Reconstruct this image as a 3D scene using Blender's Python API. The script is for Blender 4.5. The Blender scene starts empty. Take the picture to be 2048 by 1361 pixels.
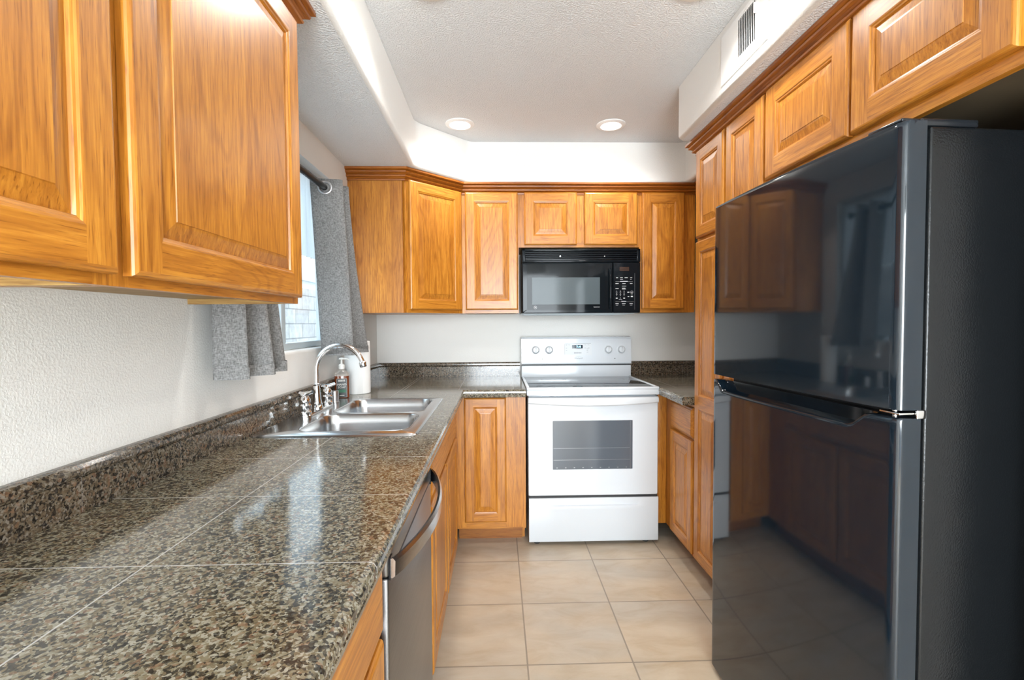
import bpy, bmesh, math, random
from mathutils import Vector, Matrix
random.seed(7)
PI = math.pi
scene = bpy.context.scene
COL = scene.collection

# ---------------------------------------------------------------- camera
FPX, IW = 985.0, 2048.0
cam_d = bpy.data.cameras.new('camera')
cam_d.sensor_width = 36.0
cam_d.lens = FPX / IW * 36.0
cam_d.clip_start = 0.02
cam = bpy.data.objects.new('camera', cam_d)
COL.objects.link(cam)
_yaw, _pit, _rol = math.atan(28 / FPX), -math.atan(33.5 / FPX), math.radians(.33)
fw = Vector((math.sin(_yaw) * math.cos(_pit), math.cos(_yaw) * math.cos(_pit), math.sin(_pit)))
r0 = fw.cross(Vector((0, 0, 1))).normalized()
u0 = r0.cross(fw)
rr = r0 * math.cos(_rol) - u0 * math.sin(_rol)
uu = u0 * math.cos(_rol) + r0 * math.sin(_rol)
m = Matrix((rr, uu, -fw)).transposed().to_4x4()
m.translation = Vector((0, 0, 1.285))
cam.matrix_world = m
scene.camera = cam

# ---------------------------------------------------------------- world and exposure
world = bpy.data.worlds.new('daylight')
scene.world = world
world.use_nodes = True
bg = world.node_tree.nodes['Background']
bg.inputs[0].default_value = (0.80, 0.90, 1.0, 1)
bg.inputs[1].default_value = 2.4
vs = scene.view_settings
vs.view_transform = 'Standard'
vs.look = 'None'
vs.gamma = 1
vs.use_curve_mapping = False
vs.exposure = 0.55


def area_light(name, loc, aim, sx, sy, power, color):
    d = bpy.data.lights.new(name, 'AREA')
    d.shape = 'RECTANGLE'
    d.size, d.size_y = sx, sy
    d.energy = power
    d.color = color
    o = bpy.data.objects.new(name, d)
    COL.objects.link(o)
    o.location = loc
    o.rotation_euler = (Vector(aim) - Vector(loc)).to_track_quat('-Z', 'Y').to_euler()
    return o


# added fill light behind the camera, standing in an invented door opening
area_light('rear_fill_light', (0.45, -3.12, 1.35), (0.35, 3.4, 1.35), 2.0, 2.0, 240, (0.87, 0.95, 1.0))

sun_d = bpy.data.lights.new('sun', 'SUN')
sun_d.energy = 0.9
sun_d.angle = math.radians(1.5)
sun_d.color = (1.0, .97, .92)
sun_o = bpy.data.objects.new('sun', sun_d)
COL.objects.link(sun_o)
sun_o.rotation_euler = Vector((-1, .15, -.72)).to_track_quat('-Z', 'Y').to_euler()

# ---------------------------------------------------------------- materials
MATS = {}


def new_mat(name):
    mt = bpy.data.materials.new(name)
    mt.use_nodes = True
    nt = mt.node_tree
    b = nt.nodes['Principled BSDF']
    MATS[name] = mt
    return mt, nt, b


def N(nt, t, **kw):
    n = nt.nodes.new(t)
    for k, v in kw.items():
        if k in n.inputs:
            n.inputs[k].default_value = v
        else:
            setattr(n, k, v)
    return n


def link(nt, a, b):
    nt.links.new(a, b)


def ramp(nt, fac, stops):
    r = nt.nodes.new('ShaderNodeValToRGB')
    el = r.color_ramp.elements
    while len(el) < len(stops):
        el.new(0.5)
    for e, (p, c) in zip(el, stops):
        e.position = p
        e.color = c if len(c) == 4 else (*c, 1)
    link(nt, fac, r.inputs[0])
    return r.outputs[0]


def mapped(nt, scale, coord='Object', rand=True):
    tc = N(nt, 'ShaderNodeTexCoord')
    src = tc.outputs[coord]
    if rand:
        oi = N(nt, 'ShaderNodeObjectInfo')
        mu = N(nt, 'ShaderNodeMath', operation='MULTIPLY')
        mu.inputs[1].default_value = 37.0
        link(nt, oi.outputs['Random'], mu.inputs[0])
        ad = N(nt, 'ShaderNodeVectorMath', operation='ADD')
        link(nt, src, ad.inputs[0])
        link(nt, mu.outputs[0], ad.inputs[1])
        src = ad.outputs[0]
    mp = N(nt, 'ShaderNodeMapping')
    mp.inputs['Scale'].default_value = scale
    link(nt, src, mp.inputs['Vector'])
    return mp.outputs[0]


def noise(nt, vec, scale, detail=2, dist=0.0, rough=.5):
    n = N(nt, 'ShaderNodeTexNoise')
    n.inputs['Scale'].default_value = scale
    n.inputs['Detail'].default_value = detail
    n.inputs['Roughness'].default_value = rough
    n.inputs['Distortion'].default_value = dist
    link(nt, vec, n.inputs['Vector'])
    return n.outputs[0]


def math_n(nt, op, a, b=None):
    n = N(nt, 'ShaderNodeMath', operation=op)
    for i, v in enumerate((a, b)):
        if v is None:
            continue
        if isinstance(v, (int, float)):
            n.inputs[i].default_value = v
        else:
            link(nt, v, n.inputs[i])
    return n.outputs[0]


def mix_c(nt, fac, a, b, mode='MIX'):
    n = N(nt, 'ShaderNodeMix', data_type='RGBA', blend_type=mode)
    for sock, v in ((n.inputs[0], fac), (n.inputs[6], a), (n.inputs[7], b)):
        if isinstance(v, (int, float)):
            sock.default_value = v
        elif isinstance(v, tuple):
            sock.default_value = v if len(v) == 4 else (*v, 1)
        else:
            link(nt, v, sock)
    return n.outputs[2]


def bump(nt, b, height, strength, dist=.001):
    n = N(nt, 'ShaderNodeBump')
    n.inputs['Strength'].default_value = strength
    n.inputs['Distance'].default_value = dist
    link(nt, height, n.inputs['Height'])
    link(nt, n.outputs[0], b.inputs['Normal'])


def plain(name, col, rough=.5, metal=0.0, spec=.5, coat=0.0, emit=None, es=0.0, trans=0.0):
    mt, nt, b = new_mat(name)
    b.inputs['Base Color'].default_value = (*col, 1)
    b.inputs['Roughness'].default_value = rough
    b.inputs['Metallic'].default_value = metal
    b.inputs['Specular IOR Level'].default_value = spec
    b.inputs['Coat Weight'].default_value = coat
    b.inputs['Coat Roughness'].default_value = .05
    if trans:
        b.inputs['Transmission Weight'].default_value = trans
    if emit:
        b.inputs['Emission Color'].default_value = (*emit, 1)
        b.inputs['Emission Strength'].default_value = es
    return mt


def oak(name, axis, tint=(1, 1, 1), gloss=.36):
    mt, nt, b = new_mat(name)
    st = {'z': (1, 1, .045), 'x': (.045, 1, 1), 'y': (1, .045, 1)}[axis]
    st2 = {'z': (1, 1, .16), 'x': (.16, 1, 1), 'y': (1, .16, 1)}[axis]
    v = mapped(nt, st)
    v2 = mapped(nt, st2)
    fine = noise(nt, v, 150, 4, .3, .62)
    big = noise(nt, v2, 5.5, 2, .5)
    rings = math_n(nt, 'SINE', math_n(nt, 'MULTIPLY', big, 78))
    rings = math_n(nt, 'ADD', math_n(nt, 'MULTIPLY', rings, .5), .5)
    pores = noise(nt, v, 420, 2, 0, .5)
    t = tint
    c = ramp(nt, fine, [(.25, (.33 * t[0], .112 * t[1], .011 * t[2])), (.5, (.51 * t[0], .195 * t[1], .021 * t[2])),
                        (.75, (.66 * t[0], .295 * t[1], .040 * t[2]))])
    dark = ramp(nt, rings, [(0.0, (.66, .56, .46)), (.35, (1, 1, 1)), (1, (1.0, 1.0, 1.0))])
    c = mix_c(nt, .5, c, dark, 'MULTIPLY')
    pr = ramp(nt, pores, [(.30, (.55, .45, .35)), (.42, (1, 1, 1))])
    c = mix_c(nt, .85, c, pr, 'MULTIPLY')
    # boards glued edge to edge, each a little different in tone
    tc2 = N(nt, 'ShaderNodeTexCoord')
    sp_ = N(nt, 'ShaderNodeSeparateXYZ')
    link(nt, tc2.outputs['Object'], sp_.inputs[0])
    across = sp_.outputs[2 if axis == 'x' else 0]
    oi_ = N(nt, 'ShaderNodeObjectInfo')
    bd = math_n(nt, 'FLOOR', math_n(nt, 'ADD', math_n(nt, 'DIVIDE', across, .094), math_n(nt, 'MULTIPLY', oi_.outputs['Random'], 40)))
    wn_ = N(nt, 'ShaderNodeTexWhiteNoise', noise_dimensions='1D')
    link(nt, bd, wn_.inputs['W'])
    c = mix_c(nt, .6, c, ramp(nt, wn_.outputs[0], [(0, (.84, .78, .72)), (1, (1.06, 1.08, 1.1))]), 'MULTIPLY')
    lg = noise(nt, mapped(nt, (1, 1, 1)), 2.3, 1)
    c = mix_c(nt, .5, c, ramp(nt, lg, [(.3, (.80, .76, .70)), (.7, (1.1, 1.12, 1.15))]), 'MULTIPLY')
    link(nt, c, b.inputs['Base Color'])
    b.inputs['Roughness'].default_value = gloss
    b.inputs['Coat Weight'].default_value = .12
    b.inputs['Coat Roughness'].default_value = .16
    bump(nt, b, fine, .12, .001)
    return mt


oak('oak_v', 'z')
oak('oak_h', 'x')
oak('crown_oak_x', 'x', (.66, .52, .46), .35)
oak('crown_oak_y', 'y', (.66, .52, .46), .35)
oak('raw_wood', 'y', (.75, 1.15, 3.2), .7)
oak('kick_wood', 'x', (.62, .55, .6), .45)


def line_mask(nt, comp, offset, period, half):
    """1 on a thin line every period along one coordinate"""
    a = math_n(nt, 'SUBTRACT', comp, offset)
    a = math_n(nt, 'DIVIDE', a, period)
    f = math_n(nt, 'ABSOLUTE', math_n(nt, 'SUBTRACT', math_n(nt, 'FRACT', math_n(nt, 'ADD', a, .5)), .5))
    return math_n(nt, 'LESS_THAN', f, half / period)


def granite(name, lines, lite=1.0, rough=.11):
    mt, nt, b = new_mat(name)
    tc = N(nt, 'ShaderNodeTexCoord')
    co = tc.outputs['Object']
    v1 = N(nt, 'ShaderNodeTexVoronoi')
    v1.inputs['Scale'].default_value = 270
    wob = N(nt, 'ShaderNodeVectorMath', operation='ADD')
    nz = N(nt, 'ShaderNodeTexNoise')
    nz.inputs['Scale'].default_value = 120
    sc = N(nt, 'ShaderNodeVectorMath', operation='SCALE')
    sc.inputs['Scale'].default_value = .008
    link(nt, co, nz.inputs['Vector'])
    link(nt, nz.outputs['Color'], sc.inputs[0])
    link(nt, co, wob.inputs[0])
    link(nt, sc.outputs[0], wob.inputs[1])
    link(nt, wob.outputs[0], v1.inputs['Vector'])
    sep = N(nt, 'ShaderNodeSeparateColor')
    link(nt, v1.outputs['Color'], sep.inputs[0])
    cloud = noise(nt, co, 60, 3)
    k = math_n(nt, 'ADD', math_n(nt, 'MULTIPLY', sep.outputs[0], .75), math_n(nt, 'MULTIPLY', cloud, .5))
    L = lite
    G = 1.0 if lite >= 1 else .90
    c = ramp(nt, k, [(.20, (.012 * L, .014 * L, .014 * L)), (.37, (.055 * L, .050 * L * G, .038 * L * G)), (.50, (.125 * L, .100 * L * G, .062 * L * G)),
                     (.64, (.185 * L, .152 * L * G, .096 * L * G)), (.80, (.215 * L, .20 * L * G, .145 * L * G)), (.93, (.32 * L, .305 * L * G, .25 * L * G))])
    sp = N(nt, 'ShaderNodeTexVoronoi')
    sp.inputs['Scale'].default_value = 150
    link(nt, wob.outputs[0], sp.inputs['Vector'])
    s2 = N(nt, 'ShaderNodeSeparateColor')
    link(nt, sp.outputs['Color'], s2.inputs[0])
    c = mix_c(nt, math_n(nt, 'MULTIPLY', math_n(nt, 'GREATER_THAN', s2.outputs[1], .82), .75), c, (.008, .009, .011))
    c = mix_c(nt, math_n(nt, 'MULTIPLY', math_n(nt, 'LESS_THAN', s2.outputs[2], .08), .4), c, (.26, .14, .08))
    xyz = N(nt, 'ShaderNodeSeparateXYZ')
    link(nt, co, xyz.inputs[0])
    msk = None
    for ax, off, per, half, ymin in lines:
        l = line_mask(nt, xyz.outputs[ax], off, per, half)
        if ymin is not None:
            l = math_n(nt, 'MULTIPLY', l, math_n(nt, 'GREATER_THAN', xyz.outputs[1], ymin))
        msk = l if msk is None else math_n(nt, 'MAXIMUM', msk, l)
    if msk is not None:
        c = mix_c(nt, math_n(nt, 'MULTIPLY', msk, .8 if lite >= 1 else .22), c, (.52, .51, .49))
    link(nt, c, b.inputs['Base Color'])
    b.inputs['Roughness'].default_value = rough
    b.inputs['Specular IOR Level'].default_value = .62
    return mt


granite('granite_top', [(0, -.546, 50, .0014, None), (0, -.221, .308, .0014, 2.76), (1, .762, .3055, .0014, None)])
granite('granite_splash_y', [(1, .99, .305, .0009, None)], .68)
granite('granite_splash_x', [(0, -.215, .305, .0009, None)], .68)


def floor_mat():
    mt, nt, b = new_mat('beige_floor_tile')
    tc = N(nt, 'ShaderNodeTexCoord')
    co = tc.outputs['Object']
    xyz = N(nt, 'ShaderNodeSeparateXYZ')
    link(nt, co, xyz.inputs[0])
    msk = math_n(nt, 'MAXIMUM', line_mask(nt, xyz.outputs[0], .103, .3995, .0030),
                 line_mask(nt, xyz.outputs[1], 1.806, .404, .0030))
    # a tone for every tile
    fx = math_n(nt, 'FLOOR', math_n(nt, 'DIVIDE', math_n(nt, 'SUBTRACT', xyz.outputs[0], .103), .3995))
    fy = math_n(nt, 'FLOOR', math_n(nt, 'DIVIDE', math_n(nt, 'SUBTRACT', xyz.outputs[1], 1.806), .404))
    cb = N(nt, 'ShaderNodeCombineXYZ')
    link(nt, fx, cb.inputs[0])
    link(nt, fy, cb.inputs[1])
    wn = N(nt, 'ShaderNodeTexWhiteNoise', noise_dimensions='3D')
    link(nt, cb.outputs[0], wn.inputs['Vector'])
    mp = N(nt, 'ShaderNodeMapping')
    mp.inputs['Scale'].default_value = (1, 2.2, 1)
    ad = N(nt, 'ShaderNodeVectorMath', operation='ADD')
    link(nt, co, ad.inputs[0])
    link(nt, wn.outputs['Color'], ad.inputs[1])
    link(nt, ad.outputs[0], mp.inputs[0])
    n1 = noise(nt, mp.outputs[0], 5, 5, .6, .6)
    n2 = noise(nt, mp.outputs[0], 2.0, 2, .3)
    c = ramp(nt, n1, [(.3, (.46, .375, .27)), (.52, (.53, .455, .355)), (.75, (.58, .515, .42))])
    c = mix_c(nt, .55, c, ramp(nt, n2, [(.38, (.86, .88, .92)), (.62, (1.08, .98, .86))]), 'MULTIPLY')
    c = mix_c(nt, .35, c, ramp(nt, wn.outputs[0], [(0, (.86, .86, .86)), (1, (1.06, 1.03, 1.0))]), 'MULTIPLY')
    c = mix_c(nt, math_n(nt, 'MULTIPLY', msk, .85), c, (.25, .205, .16))
    link(nt, c, b.inputs['Base Color'])
    b.inputs['Roughness'].default_value = .38
    inv = math_n(nt, 'SUBTRACT', 1, msk)
    bump(nt, b, math_n(nt, 'ADD', inv, math_n(nt, 'MULTIPLY', n1, .15)), .5, .001)


floor_mat()


def plaster(name, col, scale, strength, dist=.002, rough=.75):
    mt, nt, b = new_mat(name)
    b.inputs['Base Color'].default_value = (*col, 1)
    b.inputs['Roughness'].default_value = rough
    b.inputs['Specular IOR Level'].default_value = .3
    tc = N(nt, 'ShaderNodeTexCoord')
    n1 = noise(nt, tc.outputs['Object'], scale, 2, .2)
    n2 = ramp(nt, n1, [(.42, (0, 0, 0)), (.62, (1, 1, 1))])
    bump(nt, b, n2, strength, dist)


plaster('wall_paint', (.78, .768, .740), 190, .22, .0015)
plaster('ceiling_paint', (.775, .79, .80), 150, .8, .0025)
plaster('outdoor_stucco', (.82, .84, .85), 60, .3)
plain('white_trim', (.82, .82, .81), .4)
plain('alu_frame', (.60, .68, .72), .35, .2)
plain('white_enamel', (.67, .71, .75), .18, 0, .5, .4)
plain('white_plastic', (.64, .665, .69), .35)
plain('seam_dark', (.02, .022, .025), .5)
plain('gloss_black', (.006, .012, .019), .06, 0, .62)
plain('black_plastic', (.010, .012, .015), .22, 0, .5)
plain('matte_black', (.012, .012, .013), .5)
plain('rod_black', (.010, .010, .011), .45, 0, .3)
plain('chrome', (.78, .79, .80), .07, 1.0)
plain('dull_chrome', (.62, .62, .63), .28, 1.0)
plain('glass_top', (.030, .045, .055), .05, 0, .6)
plain('oven_glass', (.10, .115, .135), .12, 0, .6)
plain('oven_rack', (.30, .32, .34), .3, .8)
plain('micro_glass', (.007, .009, .011), .05, 0, .12)
plain('micro_window', (.085, .105, .115), .08, 0, .12)
plain('micro_black', (.006, .009, .012), .08, 0, .16)
plain('panel_print', (.72, .74, .76), .5)
plain('grey_print', (.22, .24, .27), .5)
plain('gasket_white', (.62, .68, .72), .5)
plain('clock_glass', (.008, .02, .035), .1)
plain('clock_digits', (.4, .8, 1.0), .5, emit=(.45, .85, 1.0), es=2.5)
plain('dark_display', (.035, .018, .012), .2)
plain('paper', (.84, .84, .83), .85)
plain('cardboard', (.35, .25, .17), .9)
plain('soap_label', (.012, .016, .015), .4)
plain('label_green', (.02, .14, .07), .5)
plain('label_white', (.75, .75, .70), .5)
plain('pump_white', (.80, .79, .75), .4)
plain('lamp_white', (.85, .84, .82), .5)
plain('lamp_glow', (1, 1, 1), .5, emit=(1.0, .93, .84), es=12)
plain('vent_dark', (.06, .06, .06), .6)
plain('cab_interior', (.10, .075, .045), .6)
plain('rubber', (.02, .02, .02), .7)

# brushed steels
def steel(name, col, axis, rough=.28):
    mt, nt, b = new_mat(name)
    st = {'x': (.02, 1, 1), 'y': (1, .02, 1), 'z': (1, 1, .02)}[axis]
    v = mapped(nt, st, rand=False)
    n = noise(nt, v, 260, 2)
    link(nt, ramp(nt, n, [(.3, tuple(x * .86 for x in col)), (.7, col)]), b.inputs['Base Color'])
    b.inputs['Metallic'].default_value = 1
    b.inputs['Roughness'].default_value = rough
    bump(nt, b, n, .05, .0005)


steel('sink_steel', (.64, .655, .67), 'x', .22)
steel('dish_steel', (.26, .26, .265), 'x', .34)
steel('handle_steel', (.55, .53, .51), 'x', .22)

# amber soap, window glass
mt, nt, b = new_mat('amber_soap')
b.inputs['Base Color'].default_value = (.16, .035, .010, 1)
b.inputs['Roughness'].default_value = .08
b.inputs['Coat Weight'].default_value = .5
mt, nt, b = new_mat('clear_plastic')
b.inputs['Base Color'].default_value = (.85, .80, .74, 1)
b.inputs['Roughness'].default_value = .1
b.inputs['Transmission Weight'].default_value = .75
mt, nt, b = new_mat('window_glass')
for n_ in list(nt.nodes):
    if n_.type == 'BSDF_PRINCIPLED':
        nt.nodes.remove(n_)
gl = N(nt, 'ShaderNodeBsdfGlossy')
gl.inputs['Roughness'].default_value = .02
tr = N(nt, 'ShaderNodeBsdfTransparent')
tr.inputs[0].default_value = (.90, .96, .98, 1)
mx = N(nt, 'ShaderNodeMixShader')
mx.inputs[0].default_value = .10
link(nt, tr.outputs[0], mx.inputs[1])
link(nt, gl.outputs[0], mx.inputs[2])
link(nt, mx.outputs[0], nt.nodes['Material Output'].inputs[0])


def fabric(name, c1, c2, sc=420, transl=0.0):
    mt, nt, b = new_mat(name)
    tc = N(nt, 'ShaderNodeTexCoord')
    mp = N(nt, 'ShaderNodeMapping')
    mp.inputs['Scale'].default_value = (1, 1, .25)
    link(nt, tc.outputs['Object'], mp.inputs[0])
    mp2 = N(nt, 'ShaderNodeMapping')
    mp2.inputs['Scale'].default_value = (.25, .25, 1)
    link(nt, tc.outputs['Object'], mp2.inputs[0])
    a = noise(nt, mp.outputs[0], sc, 2)
    d = noise(nt, mp2.outputs[0], sc, 2)
    k = math_n(nt, 'MULTIPLY', math_n(nt, 'ADD', a, d), .5)
    link(nt, ramp(nt, k, [(.38, c1), (.62, c2)]), b.inputs['Base Color'])
    b.inputs['Roughness'].default_value = .9
    b.inputs['Specular IOR Level'].default_value = .15
    bump(nt, b, k, .4, .001)
    if transl:
        out = nt.nodes['Material Output']
        t = N(nt, 'ShaderNodeBsdfTranslucent')
        t.inputs[0].default_value = (*c2, 1)
        mx = N(nt, 'ShaderNodeMixShader')
        mx.inputs[0].default_value = transl
        link(nt, b.outputs[0], mx.inputs[1])
        link(nt, t.outputs[0], mx.inputs[2])
        link(nt, mx.outputs[0], out.inputs[0])


fabric('curtain_grey', (.13, .128, .125), (.33, .325, .32), transl=.12)
fabric('sheer_white', (.80, .83, .86), (.90, .93, .95), 300, .8)

mt, nt, b = new_mat('pebbled_black')
b.inputs['Base Color'].default_value = (.005, .006, .007, 1)
b.inputs['Roughness'].default_value = .25
b.inputs['Specular IOR Level'].default_value = .4
tc = N(nt, 'ShaderNodeTexCoord')
bump(nt, b, noise(nt, tc.outputs['Object'], 260, 2), .35, .0015)

mt, nt, b = new_mat('concrete_block')
tc = N(nt, 'ShaderNodeTexCoord')
mp = N(nt, 'ShaderNodeMapping')
mp.inputs['Rotation'].default_value = (0, 0, 0)
sx = N(nt, 'ShaderNodeSeparateXYZ')
link(nt, tc.outputs['Object'], sx.inputs[0])
cx = N(nt, 'ShaderNodeCombineXYZ')
link(nt, sx.outputs[1], cx.inputs[0])
link(nt, sx.outputs[2], cx.inputs[1])
br = N(nt, 'ShaderNodeTexBrick')
br.inputs['Scale'].default_value = 1
br.inputs['Brick Width'].default_value = .42
br.inputs['Row Height'].default_value = .185
br.inputs['Mortar Size'].default_value = .008
br.inputs['Color1'].default_value = (.46, .44, .42, 1)
br.inputs['Color2'].default_value = (.38, .36, .35, 1)
br.inputs['Mortar'].default_value = (.22, .21, .21, 1)
link(nt, cx.outputs[0], br.inputs['Vector'])
nz = noise(nt, tc.outputs['Object'], 14, 4)
link(nt, mix_c(nt, .6, br.outputs[0], ramp(nt, nz, [(.3, (.7, .68, .66)), (.7, (1.15, 1.15, 1.15))]), 'MULTIPLY'), b.inputs['Base Color'])
b.inputs['Roughness'].default_value = .9


# ---------------------------------------------------------------- builders
def rotz(a):
    return Matrix.Rotation(a, 4, 'Z')


def thing(name, label, cat, loc=(0, 0, 0), rz=0.0, group=None):
    o = bpy.data.objects.new(name, None)
    COL.objects.link(o)
    o.empty_display_size = .05
    o.location = loc
    o.rotation_euler = (0, 0, rz)
    o['label'] = label
    o['category'] = cat
    if group:
        o['group'] = group
    return o


def tag(o, label, cat, group=None):
    o['label'] = label
    o['category'] = cat
    if group:
        o['group'] = group
    return o


def chain_matrix(p):
    mm = Matrix.Identity(4)
    while p is not None:
        mm = Matrix.LocRotScale(p.location, p.rotation_euler, None) @ mm
        p = p.parent
    return mm


class MB:
    """a mesh under construction, with material slots by name"""

    def __init__(self):
        self.v, self.f, self.m, self.s, self.mats = [], [], [], [], []

    def mi(self, name):
        if name not in self.mats:
            self.mats.append(name)
        return self.mats.index(name)

    def add(self, verts, faces, mat, smooth=False):
        n = len(self.v)
        self.v += [tuple(p) for p in verts]
        i = self.mi(mat)
        for f in faces:
            self.f.append([n + k for k in f])
            self.m.append(i)
            self.s.append(smooth)
        return self

    def box(self, x0, x1, y0, y1, z0, z1, mat, bev=0.0):
        if x0 > x1: x0, x1 = x1, x0
        if y0 > y1: y0, y1 = y1, y0
        if z0 > z1: z0, z1 = z1, z0
        if bev <= 0:
            p = [(x, y, z) for x in (x0, x1) for y in (y0, y1) for z in (z0, z1)]
            self.add(p, [(0, 1, 3, 2), (4, 6, 7, 5), (0, 4, 5, 1), (2, 3, 7, 6), (0, 2, 6, 4), (1, 5, 7, 3)], mat)
            return self
        bm = bmesh.new()
        bmesh.ops.create_cube(bm, size=1.0)
        for v in bm.verts:
            v.co = Vector(((x0 + x1) / 2 + v.co.x * (x1 - x0), (y0 + y1) / 2 + v.co.y * (y1 - y0), (z0 + z1) / 2 + v.co.z * (z1 - z0)))
        bmesh.ops.bevel(bm, geom=bm.edges[:], offset=bev, segments=3, affect='EDGES', profile=.5)
        self.from_bm(bm, mat, True)
        return self

    def from_bm(self, bm, mat, smooth=False):
        bm.verts.index_update()
        self.add([v.co[:] for v in bm.verts], [[v.index for v in f.verts] for f in bm.faces], mat, smooth)
        bm.free()
        return self

    def prism(self, poly, z0, z1, mat, smooth=False):
        n = len(poly)
        v = [(x, y, z0) for x, y in poly] + [(x, y, z1) for x, y in poly]
        self.add(v, [(i, (i + 1) % n, n + (i + 1) % n, n + i) for i in range(n)], mat, smooth)
        self.add(v, [list(range(n))[::-1], [n + i for i in range(n)]], mat)
        return self

    def loft(self, rings, mat, closed=True, caps=True, smooth=True):
        n = len(rings[0])
        v = [p for r in rings for p in r]
        f = []
        for k in range(len(rings) - 1):
            for i in range(n if closed else n - 1):
                j = (i + 1) % n
                f.append((k * n + i, k * n + j, (k + 1) * n + j, (k + 1) * n + i))
        self.add(v, f, mat, smooth)
        if caps and closed:
            self.add(rings[0], [list(range(n))[::-1]], mat)
            self.add(rings[-1], [list(range(n))], mat)
        return self

    def lathe(self, prof, c, mat, seg=24, axis='z', smooth=True):
        rings = []
        for r, h in prof:
            ring = []
            for i in range(seg):
                a = 2 * PI * i / seg
                p = (r * math.cos(a), r * math.sin(a), h)
                if axis == 'x':
                    p = (h, p[0], p[1])
                elif axis == 'y':
                    p = (p[0], h, p[1])
                ring.append((c[0] + p[0], c[1] + p[1], c[2] + p[2]))
            rings.append(ring)
        return self.loft(rings, mat, True, True, smooth)

    def tube(self, pts, rad, mat, seg=12):
        pts = [Vector(p) for p in pts]
        rads = rad if isinstance(rad, (list, tuple)) else [rad] * len(pts)
        rings = []
        up = Vector((0, 0, 1))
        for i, p in enumerate(pts):
            t = (pts[min(i + 1, len(pts) - 1)] - pts[max(i - 1, 0)]).normalized()
            if i == 0:
                a = t.cross(up)
                if a.length < .1:
                    a = t.cross(Vector((1, 0, 0)))
                a.normalize()
            else:
                a = (a - t * a.dot(t)).normalized()
            bb = t.cross(a)
            rings.append([tuple(p + (a * math.cos(2 * PI * k / seg) + bb * math.sin(2 * PI * k / seg)) * rads[i]) for k in range(seg)])
        return self.loft(rings, mat)

    def sweep(self, prof, path, matx, maty=None, close_back=True):
        """prof: (out, z) pairs; path: xy points, 'out' is to the right of travel; mitred corners"""
        P = [Vector(p) for p in path]
        rings = []
        for i, p in enumerate(P):
            d0 = (P[i] - P[i - 1]).normalized() if i > 0 else (P[1] - P[0]).normalized()
            d1 = (P[i + 1] - P[i]).normalized() if i < len(P) - 1 else d0
            n0, n1 = Vector((d0.y, -d0.x)), Vector((d1.y, -d1.x))
            b_ = (n0 + n1)
            b_ = b_ / b_.dot(n0)
            rings.append([(p.x + b_.x * o, p.y + b_.y * o, z) for o, z in prof])
        for k in range(len(P) - 1):
            d = P[k + 1] - P[k]
            mt_ = matx if abs(d.x) >= abs(d.y) or maty is None else maty
            n = len(prof)
            v = list(rings[k]) + list(rings[k + 1])
            self.add(v, [(i, (i + 1) % n, n + (i + 1) % n, n + i) for i in range(n if close_back else n - 1)], mt_)
        self.add(rings[0], [list(range(len(prof)))], matx)
        self.add(rings[-1], [list(range(len(prof)))[::-1]], matx)
        return self

    def build(self, name, parent=None, world=False, xf=None):
        me = bpy.data.meshes.new(name)
        vs_ = [Vector(p) for p in self.v]
        if xf is not None:
            vs_ = [xf @ p for p in vs_]
        if world and parent is not None:
            inv = chain_matrix(parent).inverted()
            vs_ = [inv @ p for p in vs_]
        me.from_pydata([tuple(p) for p in vs_], [], self.f)
        for n in self.mats:
            me.materials.append(MATS[n])
        for p, i, s in zip(me.polygons, self.m, self.s):
            p.material_index = i
            p.use_smooth = s
        bm = bmesh.new()
        bm.from_mesh(me)
        bmesh.ops.remove_doubles(bm, verts=bm.verts, dist=1e-5)
        bmesh.ops.recalc_face_normals(bm, faces=bm.faces)
        bm.to_mesh(me)
        bm.free()
        if any(self.s):
            try:
                me.set_sharp_from_angle(angle=math.radians(38))
            except Exception:
                pass
        o = bpy.data.objects.new(name, me)
        COL.objects.link(o)
        if parent is not None:
            o.parent = parent
        return o


def struct(name, mb):
    o = mb.build(name)
    o['kind'] = 'structure'
    return o


def text_mb(mb, s, size, mat, xf, spacing=1.0, depth=.0003, align='CENTER'):
    cu = bpy.data.curves.new('lettering', 'FONT')
    cu.body = s
    cu.size = size
    cu.align_x = align
    cu.align_y = 'CENTER'
    cu.space_character = spacing
    cu.extrude = depth
    cu.resolution_u = 2
    o = bpy.data.objects.new('lettering', cu)
    COL.objects.link(o)
    dg = bpy.context.evaluated_depsgraph_get()
    me = bpy.data.meshes.new_from_object(o.evaluated_get(dg))
    mb.add([(xf @ v.co)[:] for v in me.vertices], [list(p.vertices) for p in me.polygons], mat)
    bpy.data.objects.remove(o)
    bpy.data.curves.remove(cu)
    bpy.data.meshes.remove(me)
    return mb


def face_xf(x, y, z):
    """text plane facing local -Y at a point"""
    return Matrix.Translation((x, y, z)) @ Matrix.Rotation(PI / 2, 4, 'X')


# ---------------------------------------------------------------- cabinet joinery (local frame: front faces -Y)
def rect_ring(w, h, inset, y):
    return [(inset, y, inset), (w - inset, y, inset), (w - inset, y, h - inset), (inset, y, h - inset)]


def ring_faces(mb, r0_, r1_):
    """mitred band between two rectangular rings, horizontal grain top and bottom"""
    for i, mt_ in enumerate(('oak_h', 'oak_v', 'oak_h', 'oak_v')):
        j = (i + 1) % 4
        mb.add([r0_[i], r0_[j], r1_[j], r1_[i]], [(0, 1, 2, 3)], mt_)


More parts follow.
